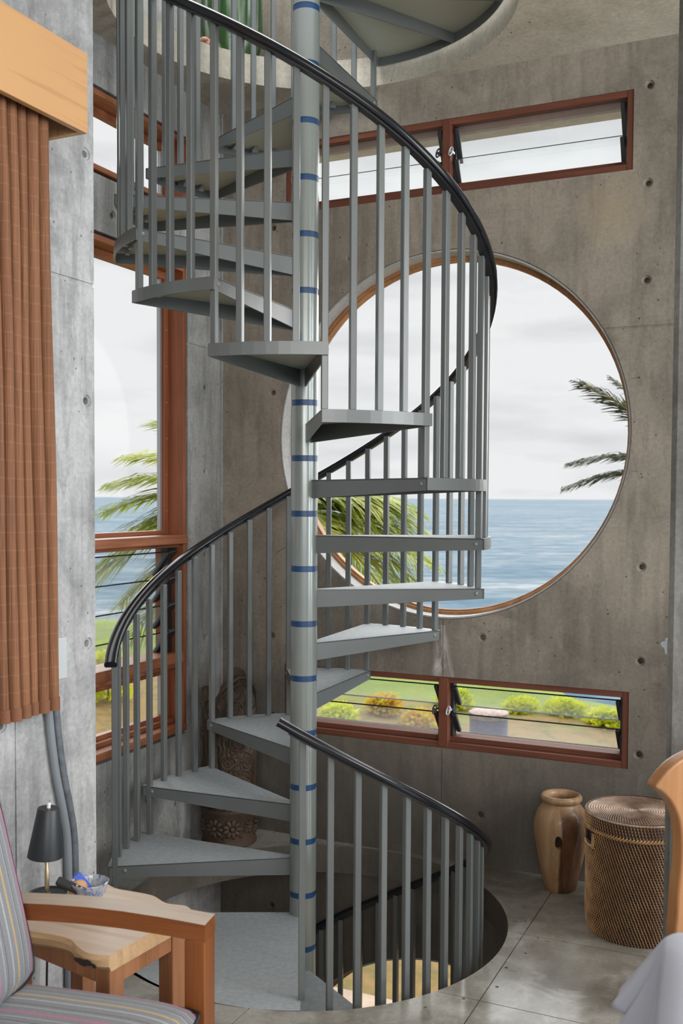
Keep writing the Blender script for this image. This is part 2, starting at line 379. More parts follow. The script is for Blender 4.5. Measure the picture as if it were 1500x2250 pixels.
struct(fl, 'polished grey concrete floor with a round stair opening', 'floor')
ce = MB().box(FF, (0, 5.2), (-6.4, 0), (ZC, ZT)).build('ceiling', 'ceiling', frame=FF)
cut(ce, MB().lathe(FH, [(HR, 3), (HR, 3.4)], 128))
c = MB()
for x, b, r in ((1.50, .62, .008), (1.62, .92, .03), (1.87, 1.10, .03), (1.44, .30, .006), (1.56, .50, .006), (1.36, .25, .006), (1.7, .45, .006)):
    c.lathe(Fr(FF(x, -b, ZC), ub, ul, UZ), [(r, -.02), (r, .006)], 16)
cut(ce, c)
struct(ce, 'concrete ceiling slab with a round stair opening', 'ceiling')
lf = MB().box(FF, (-.2, 5.2), (-6.4, .0), (-2.99, -2.87)).build('floor_lower', 'floor', frame=FF)
struct(lf, 'concrete floor of the storey below seen through the opening', 'floor')
struct(MB().box(FB, (-.3, 2.7), (.20, .36), (2.985, 3.24)).build('trim_1', 'ceiling', frame=FB), 'concrete ledge outside above the upper louvred window', 'ledge')
struct(MB().box(FF, (0, 2.6), (-3.2, -3.0), (-2.87, -.115)).build('wall_lower', 'wall_left', frame=FF), 'concrete wall of the storey below under the floor', 'wall')

struct(MB().box(FB, (0, .010), (-.010, 0), (0.002, ZC)).build('trim_2', 'wall_left', frame=FB), 'thin concrete joint strip in the corner of the bay', 'joint strip')

# ------------------------------------------------------------------ windows
def arc_ring(mb, fr, r0, r1, y0, y1, n=96, mi=0):
    rings = []
    for k in range(n):
        a = 2*PI*k/n; cx, s_ = math.cos(a), math.sin(a)
        rings.append([fr(r0*cx, y0, r0*s_), fr(r1*cx, y0, r1*s_), fr(r1*cx, y1, r1*s_), fr(r0*cx, y1, r0*s_)])
    mb.sweep(rings, loop=True, mi=mi)
def round_window(n, cir, label):
    g = Fr(FB(cir[0], 0, cir[1]), ub, ul, UZ); r = cir[2]
    t = thing('window_%d' % n, label, 'window', FB(cir[0], .1, cir[1]), kind='structure')
    m = MB(); arc_ring(m, g, r-.002, r-.009, .004, .104); m.build('reveal_lining', 'lime', t, smooth=40)
    m = MB(); arc_ring(m, g, r-.001, r-.03, .10, .115); arc_ring(m, g, r-.001, r-.022, .09, .10); arc_ring(m, g, r-.001, r-.022, .129, .16); m.build('frame', 'ring', t, smooth=40, bevel=.003)
    m = MB(); g2 = Fr(g(0, .118, 0), ub, -UZ, ul); m.lathe(g2, [(r-.012, 0), (r-.012, .008)], 96); m.build('glass', 'glass', t)
round_window(1, CIR, 'big round window looking out to the sea')
round_window(6, CIR_LOW, 'round window of the storey below, seen through the stair opening')

def louvre_window(n, fr, w, mull, tops, label, matn, matv, blade=.122, tilt=40, latch=True, gl='louvre'):
    a0, a1, z0, z1 = w; t = thing('window_%d' % n, label, 'window', fr((a0+a1)/2, .05, z0), kind='structure')
    d0, d1, b = .004, .11, .024
    m = MB().box(fr, (a0, a1), (d0, d1), (z1-b, z1)).box(fr, (a0, a1), (d0, d1), (z0, z0+b)).box(fr, (a0, a1), (d0+.03, d1), (z0+b, z0+b+.02))
    m.build('frame', matn, t, bevel=.002)
    m = MB().box(fr, (a0, a0+b), (d0-.001, d1), (z0, z1)).box(fr, (a1-b, a1), (d0-.001, d1), (z0, z1)); m.build('jamb', matv, t, bevel=.002)
    m0, m1 = mull
    MB().box(fr, (m0, m1), (d0-.003, d1), (z0+.005, z1-.005)).build('mullion', matv, t, bevel=.002)
    sa, ca = math.sin(rad(tilt)), math.cos(rad(tilt))
    for (p0, p1) in ((a0+b, m0), (m1, a1-b)):
        for s_ in (p0, p1-.012):
            MB().box(fr, (s_, s_+.012), (.035, .075), (z0+b+.004, z1-b-.004)).build('louvre_track', 'black', t)
        for zt in tops:
            gf = Fr(fr(0, .02, zt), fr.ex, fr.ey*sa - UZ*ca, fr.ey*ca + UZ*sa)   # y runs down the blade, z is its thickness
            x0, x1 = p0+.02, p1-.02
            bl = MB().box(gf, (x0, x1), (0.002, blade-.002), (0, .005)).build('louvre_blade', gl, t)
            MB().box(gf, (x0, x1), (-.0005, .002), (0, .005)).build('blade_edge', 'edge', bl)
            if gl == 'louvre': MB().box(gf, (x0, x1), (blade-.002, blade), (0, .005)).build('blade_edge', 'edge_highlight', bl)
            for s_ in (p0+.01, p1-.028):
                k = MB().box(gf, (s_, s_+.018), (.004, blade-.01), (-.006, .011)).build('louvre_clip', 'clip', t, bevel=.003)
    if latch:
        zc = (z0+z1)/2+.012
        for s_, mt in ((m0-.012, 'black'), (m1+.006, 'latchwhite')):
            ring = [fr(s_+.007*math.cos(q)+.003*math.sin(q), -.012+.003*math.sin(q), zc+.017*math.sin(q)) for q in [2*PI*i/16 for i in range(16)]]
            l = MB().tube(ring, .0032, 6, loop=True).box(fr, (s_-.004, s_+.006), (-.012, .02), (zc-.004, zc+.004)).build('latch', mt, t, smooth=50)
            if mt != 'black': l['label'] = 'pale louvre latch'
    return t
louvre_window(2, FB, UW, (1.018, 1.053), (2.925, 2.80), 'upper long louvred window in a red wood frame near the ceiling', 'frame_b', 'frame_bv', blade=.15, tilt=27, gl='louvre_clear')
louvre_window(3, FB, LW, (1.024, 1.064), (.702, .592), 'lower long louvred window in a red wood frame above the floor', 'frame_b', 'frame_bv')

def pane_unit(fr, t, x0, x1, z0, z1, depth=.075, stop=.03):
    m = MB().box(fr, (x0, x1), (depth, depth+.03), (z0, z0+stop*.6)).box(fr, (x0, x1), (depth, depth+.03), (z1-stop, z1)); m.build('glazing_bead', 'frame_l', t, bevel=.002)
    MB().box(fr, (x1-stop, x1), (depth-.001, depth+.03), (z0, z1)).box(fr, (x0, x0+stop), (depth-.001, depth+.03), (z0, z1)).build('glazing_stop', 'frame_lv', t, bevel=.002)
    MB().box(fr, (x1-stop-.012, x1-stop), (depth+.012, depth+.028), (z0+.012, z1-stop)).build('gasket', 'alu', t)
    MB().box(fr, (x0+stop, x1-stop), (depth+.018, depth+.024), (z0+.015, z1-stop)).build('glass', 'glass', t)
    for i in range(int((z1-z0)/.15)):
        zz = z0+.1+i*.15
        if zz < z1-.04: MB().ball(fr(x1-stop*.5, depth-.001, zz), .0028).build('screw', 'alu', t)
# tall window: fixed pane above, louvres, fixed pane below
x0, x1, z0, z1 = TW
t = thing('window_4', 'tall red wood window left of the stairs, with louvres in its lower half', 'window', FL((x0+x1)/2, .05, z0), kind='structure')
MB().box(FL, (x1-.02, x1), (.0, .12), (z0, z1)).box(FL, (x0, x0+.02), (.0, .12), (z0, z1)).build('jamb', 'frame_lv', t, bevel=.002)
MB().box(FL, (x0, x1), (.001, .12), (z1-.022, z1)).build('head', 'frame_l', t, bevel=.002)
MB().box(FL, (x0, x1), (-.004, .12), (z0, z0+.03)).box(FL, (x0+.02, x1-.02), (.05, .12), (z0+.03, z0+.05)).build('sill', 'frame_l', t, bevel=.003)
MB().box(FL, (x0, x1-.012), (-.018, .12), (1.266, 1.302)).box(FL, (x0+.02, x1-.02), (.02, .12), (1.250, 1.266)).build('transom', 'frame_l', t, bevel=.003)
MB().box(FL, (x0, x1-.012), (.0, .12), (.768, .81)).box(FL, (x0+.02, x1-.02), (.03, .12), (.745, .768)).build('transom', 'frame_l', t, bevel=.003)
pane_unit(FL, t, x0+.02, x1-.02, 1.302, z1-.022)
pane_unit(FL, t, x0+.02, x1-.02, z0+.05, .745)
MB().box(FL, (x1-.05, x1-.02), (.09, .12), (.81, 1.25)).build('louvre_post', 'frame_lv', t)
MB().box(FL, (x1-.075, x1-.05), (.04, .075), (.812, 1.248)).build('louvre_track', 'black', t)
sa, ca = math.sin(rad(38)), math.cos(rad(38))
for zt in (1.232, 1.122, 1.012, .902):
    gf = Fr(FL(0, .03, zt), FL.ex, FL.ey*sa-UZ*ca, FL.ey*ca+UZ*sa)
    bl = MB().box(gf, (x0+.04, x1-.075), (.002, .135), (0, .005)).build('louvre_blade', 'louvre', t)
    MB().box(gf, (x0+.04, x1-.075), (-.0005, .002), (0, .005)).build('blade_edge', 'edge', bl)
    MB().prism(Fr(gf.o, gf.ex, gf.ez, gf.ey), [(x1-.085, .0), (x1-.03, -.012), (x1-.03, .012), (x1-.06, .125), (x1-.085, .13)], -.006, .012).build('louvre_clip', 'clip', t, bevel=.003)
x0, x1, z0, z1 = CW
t = thing('window_5', 'short red wood window high up left of the stairs', 'window', FL((x0+x1)/2, .05, z0), kind='structure')
MB().box(FL, (x1-.02, x1), (.0, .12), (z0, z1)).box(FL, (x0, x0+.02), (.0, .12), (z0, z1)).build('jamb', 'frame_lv', t, bevel=.002)
MB().box(FL, (x0, x1), (.0, .12), (z1-.022, z1)).box(FL, (x0, x1), (-.004, .12), (z0, z0+.02)).build('frame', 'frame_l', t, bevel=.002)
pane_unit(FL, t, x0+.02, x1-.02, z0+.02, z1-.022, stop=.026)

# ------------------------------------------------------------------ spiral staircase
RISE, RT = .19, .6416
T0, DL, OM = -67.654, 30.097, .80
def zt(k): return (9+k)*RISE
def pol(r, a, z): return V((X0+r*math.cos(rad(a)), D0+r*math.sin(rad(a)), z))
st = thing('spiral_staircase', 'grey steel spiral staircase with black handrails around a blue-banded column', 'staircase', (X0, D0, 0))
FPO = Fr((X0, D0, 0), (1, 0, 0), (0, 1, 0), (0, 0, 1))
MB().lathe(FPO, [(.0435, ZB+.085), (.0435, 5.0)], 40).build('column', 'steel_pale', st, smooth=40)
for k in range(-11, 9):
    zz = zt(k)+.073
    MB().lathe(FPO, [(.0452, zz-.0105), (.0452, zz+.0105)], 40).build('blue_band', 'blue', st, smooth=40)
    MB().lathe(FPO, [(.0445, zz+.0105), (.0465, zz+.011), (.0465, zz+RISE-.0095), (.0445, zz+RISE-.009)], 40).build('hub_sleeve', 'steel_pale', st, smooth=40)
def sector(r0, r1, a0, a1, n=12):
    return [(r0, a0+(a1-a0)*i/n) for i in range(n+1)], [(r1, a0+(a1-a0)*i/n) for i in range(n+1)]
def tread(k, c, half, z, R=RT, name='tread', hp=.063, ho=.037, bolts=True, extra=()):
    a0, a1 = c-half, c+half; th = .0045; m = MB()
    n = max(8, int(half*2/3))
    # top sheet
    top, bot = [], []
    arc = [a0+(a1-a0)*i/n for i in range(n+1)]
    poly = [pol(.03, a1, z), pol(.03, a0, z)] + [pol(R, a, z) for a in arc]
    q = len(poly); lo = [p-UZ*th for p in poly]
    m.add(poly, [tuple(range(q))], 1); m.add(lo, [tuple(range(q-1, -1, -1))], 2)
    m.add(poly+lo, [(i, (i+1) % q, (i+1) % q+q, i+q) for i in range(q)], 0)
    # radial edge plates, deeper at the column
    for a, sg in [(a0, 1), (a1, -1)] + [(e, 0) for e in extra]:
        e = V((-math.sin(rad(a)), math.cos(rad(a)), 0))*(.005*(sg if sg else 1))
        p0, p1 = pol(.04, a, z), pol(R, a, z)
        if not sg: p0 -= UZ*th; p1 -= UZ*th; p1 = pol(R-.006, a, z-th)
        h0, h1 = hp, ho
        k_ = UZ*.0012
        m.hexa([p0-UZ*h0, p1-UZ*h1, p1-UZ*h1+e, p0-UZ*h0+e, p0-k_, p1-k_, p1+e-k_, p0+e-k_], 0)
    # rolled outer plate
    rings = [[pol(R+.0004, a, z-.0012), pol(R+.0004, a, z-ho), pol(R-.005, a, z-ho), pol(R-.005, a, z-.0012)] for a in arc]
    m.sweep(rings, mi=0)
    o = m.build(name, ['steel', 'grit', 'under'], st)
    if bolts:
        for a, sg in ((a0, -1), (a1, 1)):
            cpt = pol(.613, a, z-.018); d = V((-math.sin(rad(a)), math.cos(rad(a)), 0))*sg
            f_ = Fr(cpt, d.orthogonal().normalized(), d.cross(d.orthogonal().normalized()), d)
            MB().lathe(f_, [(.0075, -.001), (.0075, .001), (.005, .0035), (.0001, .0045)], 12).build('bolt', 'bolt', o, smooth=60)
    for da in (-7.5, 0, 7.5):
        if half < 20:
            g = Fr(pol(.6, c+da, z-.02), V((math.cos(rad(c+da)), math.sin(rad(c+da)), 0)), V((-math.sin(rad(c+da)), math.cos(rad(c+da)), 0)), UZ)
            MB().box(g, (-.012, .034), (-.007, .007), (.002, .014)).box(g, (-.010, .004), (-.012, .012), (-.006, .004)).build('fixing_clip', 'bolt', o, bevel=.002)
    return o
LAND_A0, LAND_A1 = 181.0, 271.6
for k in range(-8, 8): tread(k, T0-DL*k, DL/2+OM, zt(k)+(.008 if k == -8 else 0), R=RT+{-8: .027, -7: .014, -6: .004}.get(k, 0))
tread(0, (LAND_A0+LAND_A1)/2, (LAND_A1-LAND_A0)/2, 0.0, R=.688, name='landing', bolts=False, extra=(226.3,))
c8 = T0-DL*8+15.05
tread(0, c8-45.1, 45.9, zt(8), R=.688, name='landing', bolts=False, extra=(c8-30.1, c8-60.2))
cl = LAND_A1-360
LOW = [cl+DL*(i+.5) for i in range(6)]
for i, c_ in enumerate(LOW): tread(0, c_, DL/2+OM, -RISE*(i+1))
# handrails
def zr(a): return .922+.1925*(185-a)/DL
def rr_(a): return .657 if a > 150 else (.634 if a < 60 else .634+.023*(a-60)/90)
def zl(a): return .803-RISE*(a+92)/DL
SEC = [(-.021, -.006), (-.021, .004), (-.016, .010), (-.008, .0125), (.008, .0125), (.016, .010), (.021, .004), (.021, -.006), (.017, -.011), (-.017, -.011)]
BAR = [(-.013, -.0175), (-.013, -.011), (.013, -.011), (.013, -.0175)]
def rail(a0, a1, zf, rf, name, dirn):
    n = int(abs(a1-a0)/3); rings, bars = [], []
    for i in range(n+1):
        a = a0+(a1-a0)*i/n; e = V((math.cos(rad(a)), math.sin(rad(a)), 0)); tn = V((-math.sin(rad(a)), math.cos(rad(a)), 0))
        da = .5 if a1 > a0 else -.5
        tang = (pol(rf(a+da), a+da, zf(a+da))-pol(rf(a), a, zf(a))).normalized(); up = e.cross(tang); up = up if up.z > 0 else -up
        p = pol(rf(a), a, zf(a)); rings.append([p+e*x+up*y for x, y in SEC]); bars.append([p-e*.004+e*x+up*y for x, y in BAR])
    o = MB().sweep(rings).build(name, 'rail', st, smooth=50)
    MB().sweep(bars[1:]).build('rail_bar', 'black', o, smooth=40)
    # end cap
    p = rings[0]; ctr = sum(p, V((0, 0, 0)))/len(p); dv = (rings[0][0]-rings[1][0]).normalized()
    rim = [ctr+(q-ctr)*1.03 for q in p]
    MB().sweep([[q-dv*.001 for q in rim], [q+dv*.004 for q in rim]]).build('end_cap', 'rail', o, smooth=40)
    return o
rail(189.5, -292, zr, rr_, 'handrail', -1)
rail(-94, 152, zl, lambda a: .634, 'handrail', 1)
# balusters: square bars standing in the treads
def bar(a, zb, ztp, r=None, w=.0098):
    r = r or (  .621 + .025*max(0, min(1, (a-150)/30)) if 100 < a < 200 else .621)
    g = Fr(pol(r, a, 0), V((math.cos(rad(a)), math.sin(rad(a)), 0)), V((-math.sin(rad(a)), math.cos(rad(a)), 0)), UZ)
    MB().box(g, (-w, w), (-w, w), (zb, ztp)).build('baluster', 'steel', st, bevel=.002, seg=1)
for k in range(-8, 8):
    c_ = T0-DL*k; z_ = zt(k)
    for j in (-1, 0, 1): a = c_+j*DL/4; bar(a, z_, zr(a)-.014)
    a = c_+DL/2; bar(a, (zt(k-1) if k > -8 else -.01), zr(a)-.014)
a = T0-DL*7-DL/2; bar(a, zt(7), zr(a)-.014)
for i in range(6):
    for j in range(4):
        a = cl+DL*(i+j/4)+.3; bar(a, (0.0 if i == 0 and j == 0 else -RISE*(i+1)), zl(a)-.014, .621)

# ------------------------------------------------------------------ blind, pelmet, wall fittings on the near left wall
M['pelmet'] = wood('honey pelmet wood', (.24, .10, .036), (.56, .32, .15), 'x', PH-PI/2, .42, scale=.9, contrast=1.35)
M['pelmet_in'] = wood('dark pelmet inside', (.05, .02, .012), (.10, .045, .025), 'x', PH-PI/2, .6)
pm = thing('window_pelmet', 'honey wood pelmet box over the bamboo blind, top left', 'pelmet', FN(-1.66, -.06, 2.42))
MB().box(FN, (-2.85, -1.646), (-.13, -.112), (2.428, 2.638)).build('front_board', 'pelmet', pm, bevel=.001)
MB().box(FN, (-1.664, -1.6465), (-.112, -.001), (2.428, 2.637)).build('end_board', 'pelmet', pm, bevel=.001)
MB().box(FN, (-2.85, -1.664), (-.112, -.001), (2.615, 2.637)).build('top_board', 'pelmet_in', pm)
# blind: woven bamboo in deep soft folds
mt, t_, b_ = mat('woven bamboo'); g_ = t_.nodes.new('ShaderNodeTexCoord'); co_ = g_.outputs['Object']
sx_ = t_.nodes.new('ShaderNodeSeparateXYZ'); t_.links.new(co_, sx_.inputs[0])
st1 = noise(t_, co_, 1, 3, .6, .1, mscale=(330, 330, 2.0)); st2 = noise(t_, co_, 1, 3, .5, 0, mscale=(14, 14, .5))
rr1 = ramp(t_, [(.30, (.085, .033, .013)), (.50, (.20, .080, .032)), (.72, (.31, .145, .066))]); t_.links.new(mth(t_, 'ADD', mth(t_, 'MULTIPLY', st1, .65), mth(t_, 'MULTIPLY', st2, .35)), rr1.inputs[0])
th_ = mth(t_, 'FRACT', mth(t_, 'MULTIPLY', mth(t_, 'ADD', sx_.outputs[2], mth(t_, 'MULTIPLY', st2, .012)), 22.))
fl_ = mth(t_, 'MULTIPLY', mth(t_, 'LESS_THAN', th_, .10), .07)
cc_ = mixc(t_, fl_, rr1.outputs[0], (.55, .33, .18)); t_.links.new(cc_, b_.inputs['Base Color']); b_.inputs['Roughness'].default_value = .7
bb_ = t_.nodes.new('ShaderNodeBump'); bb_.inputs['Strength'].default_value = .5; bb_.inputs['Distance'].default_value = .002; t_.links.new(st1, bb_.inputs['Height']); t_.links.new(bb_.outputs[0], b_.inputs['Normal'])
M['bamboo'] = mt
bl = thing('bamboo_blind', 'brown woven bamboo blind gathered in vertical folds, hanging under the pelmet', 'blind', FN(-1.8, -.05, .87))
def blind_strip(zs, widen=0.):
    rings = []
    nf = 30
    for zi, z in enumerate(zs):
        u = (2.6-z)/1.73; ring = []; back = []
        for j in range(nf*14+1):
            q = j/14; ph = q % 1
            x = -1.738 + .036*u - q*.0365 + .004*math.sin(q*2.1+1)
            y = -.048 - .034*abs(math.sin(PI*ph))**.75*(.9+.2*math.sin(q*1.7)) - .003*math.sin(z*5+q)
            x += .003*math.sin(2*PI*ph)
            ring.append(FN(x, y, z)); back.append(FN(x, y+.006, z))
        rings.append(ring+back[::-1])
    return rings
zs = [2.60 - i*.0572 for i in range(31)]
MB().sweep(blind_strip(zs)).build('blind_panel', 'bamboo', bl, smooth=70)
hm = [[p + FN.ey*(-.003 if i < len(r)//2 else .003) for i, p in enumerate(r)] for r in blind_strip([.918, .884])]
MB().sweep(hm).build('hem_band', plain('rust hem band', (.19, .075, .032), .7, bump=.3), bl, smooth=70)
tag(MB().box(FN, (-1.665, -1.592), (-.007, .0), (.945, 1.062)).build('wall_plate', plain('pale grey plate', (.52, .55, .57), .45), bevel=.003), 'pale blank switch plate on the wall beside the blind', 'switch plate')
M['conduit'] = plain('grey conduit', (.21, .235, .26), .42, spec=.5)
M['conduit2'] = plain('speckled grey conduit', (.12, .135, .155), .5, bump=.3, bscale=90, var=.25, vscale=50)
def cpath(dx, y):
    k = [(-1.690+dx, .96), (-1.675+dx, .86), (-1.664+dx, .78), (-1.646+dx, .68), (-1.62+dx, .58), (-1.603+dx, .50), (-1.598+dx, .42), (-1.597+dx, .3), (-1.597+dx, .0)]
    P = []
    for i in range(len(k)-1):
        for j in range(6):
            u = j/6; a, b = k[max(i-1, 0)], k[i]; c_, d = k[i+1], k[min(i+2, len(k)-1)]
            h = lambda p0, p1, p2, p3: .5*((2*p1)+(-p0+p2)*u+(2*p0-5*p1+4*p2-p3)*u*u+(-p0+3*p1-3*p2+p3)*u**3)
            P.append(FN(h(a[0], b[0], c_[0], d[0]), y, h(a[1], b[1], c_[1], d[1])))
    P.append(FN(k[-1][0], y, k[-1][1])); return P
tag(MB().tube(cpath(-.002, -.0125), .0115, 14).build('electrical_conduit', 'conduit', smooth=60), 'smooth grey conduit pipe, nearer the lamp, curving down the pale wall', 'conduit')
tag(MB().tube(cpath(.026, -.0125), .0115, 14).build('electrical_conduit', 'conduit2', smooth=60), 'darker speckled conduit pipe on the side of the stair bay', 'conduit')
# latch on the right wall end
g = Fr(FP(0, .02, 0), ub, ul, UZ)
z_ = 1.062
tag(MB().prism(g, [(.0, z_+.018), (-.008, z_+.014), (-.010, z_+.007), (-.017, z_+.005), (-.021, z_-.001), (-.018, z_-.007), (-.011, z_-.012), (-.008, z_-.027), (0, z_-.030)], 0, .012).build('latch_plate', plain('grey latch metal', (.33, .36, .39), .35, metal=.4), bevel=.0015), 'small grey metal latch on the edge of the right wall end', 'latch')

# ------------------------------------------------------------------ carved wooden column in the bay corner
def carved(name, dark, light, vs):
    m, t, b = mat(name); g = t.nodes.new('ShaderNodeTexCoord'); co = g.outputs['Object']
    n = noise(t, co, 9, 6, .65, .5); r = ramp(t, [(.3, dark), (.68, light)]); t.links.new(n, r.inputs[0])
    vo = t.nodes.new('ShaderNodeTexVoronoi'); vo.feature = 'SMOOTH_F1'; vo.inputs['Scale'].default_value = vs; t.links.new(co, vo.inputs[0])
    wv = t.nodes.new('ShaderNodeTexWave'); wv.inputs['Scale'].default_value = vs*.35; wv.inputs['Distortion'].default_value = 9; wv.inputs['Detail'].default_value = 1; wv.inputs['Detail Scale'].default_value = 1.4; t.links.new(co, wv.inputs[0])
    h = mth(t, 'ADD', mth(t, 'MULTIPLY', vo.outputs['Distance'], .6), mth(t, 'MULTIPLY', wv.outputs['Fac'], .5))
    t.links.new(r.outputs[0], b.inputs['Base Color']); b.inputs['Roughness'].default_value = .65
    bp = t.nodes.new('ShaderNodeBump'); bp.inputs['Strength'].default_value = .9; bp.inputs['Distance'].default_value = .012; t.links.new(h, bp.inputs['Height']); t.links.new(bp.outputs[0], b.inputs['Normal'])
    return m
M['carve'] = carved('carved old wood', (.018, .011, .007), (.085, .054, .032), 34)
M['carve_plain'] = plain('old wood', (.058, .036, .022), .6, bump=.5, bscale=60, var=.35, vscale=14)
CV = V((-.470, 4.268, 0)); cv = thing('carved_wooden_column', 'dark carved wooden column with flowers and a forked top, in the bay corner', 'carving', CV)
FV = Fr(CV, (1, 0, 0), (0, 1, 0), UZ)
MB().lathe(FV, [(.0, .0), (.112, .0), (.117, .006), (.114, .02), (.112, .03), (.112, .128), (.117, .136), (.119, .148), (.113, .158), (.0, .16)], 48).build('base', 'carve_plain', cv, smooth=40)
m = MB()
for i in range(9):      # daisies round the base
    a = rad(-90 + i*40+12); e = V((math.cos(a), math.sin(a), 0)); tn = V((-math.sin(a), math.cos(a), 0))
    c0 = CV + e*.112 + UZ*.082; big = i % 2 == 0; rp_ = .042 if big else .028
    for p in range(9):
        q = 2*PI*p/9; d = tn*math.cos(q) + UZ*math.sin(q)
        fp = Fr(c0, d, tn*-math.sin(q)+UZ*math.cos(q), e)
        m.ball(c0 + d*rp_*.62 - e*(.0016 if abs(math.cos(q)) > .5 else 0), rp_*.42, rp_*.25, .009, fr=fp, n=8, m=5)
    m.ball(c0, .012, .012, .012, fr=Fr(c0, tn, UZ, e), n=10, m=6)
for i in range(9):
    a = rad(-90 + i*40-8); e = V((math.cos(a), math.sin(a), 0)); tn = V((-math.sin(a), math.cos(a), 0))
    for q in (-.5, -.25, 0, .25, .5):
        d = (UZ*math.cos(q)+tn*math.sin(q)); c0 = CV+e*.112+UZ*.036
        m.ball(c0+d*.02, .016, .004, .004, fr=Fr(c0, d, e.cross(d), e), n=6, m=5)
m.build('carved_flowers', 'carve_plain', cv, smooth=60)
def lobe_top(s):    # height of the forked top along the front arc, s in -1..1
    pts = [(-1, .56), (-.93, .64), (-.80, .665), (-.64, .64), (-.5, .585), (-.40, .545), (-.32, .575), (-.12, .65), (.1, .70), (.35, .725), (.6, .712), (.82, .66), (.95, .58), (1, .50)]
    for (x0_, y0_), (x1_, y1_) in zip(pts, pts[1:]):
        if s <= x1_: u = (s-x0_)/(x1_-x0_); u = u*u*(3-2*u) if False else u; return y0_+(y1_-y0_)*u
    return pts[-1][1]
def shell(r_in, r_out, dz, span, inset=0):
    rings = []
    for j in range(49):
        s = -1+2*j/48; a = rad(-96 + s*span); e = V((math.cos(a), math.sin(a), 0)); ztop = lobe_top(s)+dz
        col = []
        for i in range(17):
            z = .15+(ztop-.15)*i/16; bulge = .010*math.sin(PI*(z-.15)/.6)
            col.append(CV+e*(r_out+bulge)+UZ*z)
        for i in range(16, -1, -1):
            z = .15+(ztop-.15)*i/16; bulge = .010*math.sin(PI*(z-.15)/.6); col.append(CV+e*(r_in+bulge)+UZ*z)
        rings.append(col)
    return rings
MB().sweep(shell(.078, .106, 0, 100)).build('carved_shell', 'carve', cv, smooth=50)
MB().sweep(shell(.066, .080, .028, 96)).build('inner_shell', 'carve_plain', cv, smooth=50)
m = MB()
def spath(f, n=40): return [f(i/n) for i in range(n+1)]
def onsh(s, z, d=.0): a = rad(-96+s*100); b = .010*math.sin(PI*(z-.15)/.6); return CV+V((math.cos(a), math.sin(a), 0))*(.107+b+d)+UZ*z
m.tube(spath(lambda u: onsh(-.98+1.96*u, lobe_top(-.98+1.96*u)-.010), 60), .006, 6)
m.tube(spath(lambda u: onsh(-.9+1.8*u, lobe_top(-.9+1.8*u)-.035), 60), .0035, 6)
for s in (-.62, -.42, -.22, -.16): m.tube(spath(lambda u: onsh(s, .16+u*(min(.6, lobe_top(s)-.05)-.16)), 16), .004, 6)
for s0, z0_, r0_ in ((.22, .585, .036), (.30, .44, .04), (.1, .36, .03), (.5, .35, .034), (-.75, .46, .03), (.62, .52, .03), (-.75, .3, .028), (.3, .265, .038)):
    m.tube([onsh(s0+ (r0_*(1-u*.85))*math.cos(u*15)*5.2, z0_+(r0_*(1-u*.85))*math.sin(u*15)) for u in [i/60 for i in range(61)]], .0042, 6)
for i in range(10):
    z0_ = .19+i*.036
    for sg in (-1, 1): m.tube([onsh(-.32+sg*.07*u, z0_+.02*u) for u in (0, .5, 1)], .003, 5)
for i in range(6): m.tube(spath(lambda u: onsh(-.05+.85*u, .24+.02*i+.07*math.sin(PI*u)), 20), .0038, 6)
m.build('carved_scrolls', 'carve_plain', cv, smooth=60)

# ------------------------------------------------------------------ wooden vase by the right
mt, t_, b_ = mat('two-tone turned wood'); g_ = t_.nodes.new('ShaderNodeTexCoord'); co_ = g_.outputs['Object']
sx_ = t_.nodes.new('ShaderNodeSeparateXYZ'); t_.links.new(co_, sx_.inputs[0])
lng = noise(t_, co_, 1, 6, .6, .8, mscale=(26, 26, 5)); big = noise(t_, co_, 1, 3, .55, .6, mscale=(6, 6, 3.0), loc=(.3, .2, 0)); fine = noise(t_, co_, 1, 4, .6, .2, mscale=(150, 150, 14))
pale = ramp(t_, [(.3, (.25, .125, .055)), (.55, (.38, .235, .125)), (.75, (.48, .33, .20))]); t_.links.new(mth(t_, 'ADD', mth(t_, 'MULTIPLY', lng, .75), mth(t_, 'MULTIPLY', fine, .25)), pale.inputs[0])
drk = ramp(t_, [(.3, (.045, .018, .008)), (.6, (.13, .055, .022)), (.8, (.22, .10, .045))]); t_.links.new(lng, drk.inputs[0])
xs = mth(t_, 'ADD', sx_.outputs[0], mth(t_, 'MULTIPLY', mth(t_, 'SUBTRACT', big, .5), .09))
core = mth(t_, 'MULTIPLY', mrange(t_, xs, -.026, -.018, 0, 1), mrange(t_, xs, .055, .075, 1, .12))
ztp = mrange(t_, sx_.outputs[2], .285, .325, 1, .12); core = mth(t_, 'MULTIPLY', core, ztp)
cc_ = mixc(t_, core, pale.outputs[0], drk.outputs[0]); t_.links.new(cc_, b_.inputs['Base Color']); b_.inputs['Roughness'].default_value = .5; b_.inputs['Coat Weight'].default_value = .15
M['vase_wood'] = mt
VC = V((.826, 3.755, 0)); VF = Fr(VC, (1, 0, 0), (0, 1, 0), UZ)
vz = thing('wooden_vase', 'turned wooden vase with a knot hole, two-tone pale and dark brown', 'vase', VC)
prof = [(.0, .0), (.055, 0), (.060, .006), (.067, .04), (.079, .10), (.092, .165), (.1005, .215), (.1025, .245), (.100, .275), (.090, .305), (.076, .325), (.069, .334), (.067, .340), (.071, .344), (.0765, .351), (.077, .360), (.073, .368), (.066, .371), (.060, .369), (.054, .360), (.052, .348), (.056, .335), (.075, .30), (.086, .25), (.082, .19), (.066, .10), (.05, .03), (.0, .025)]
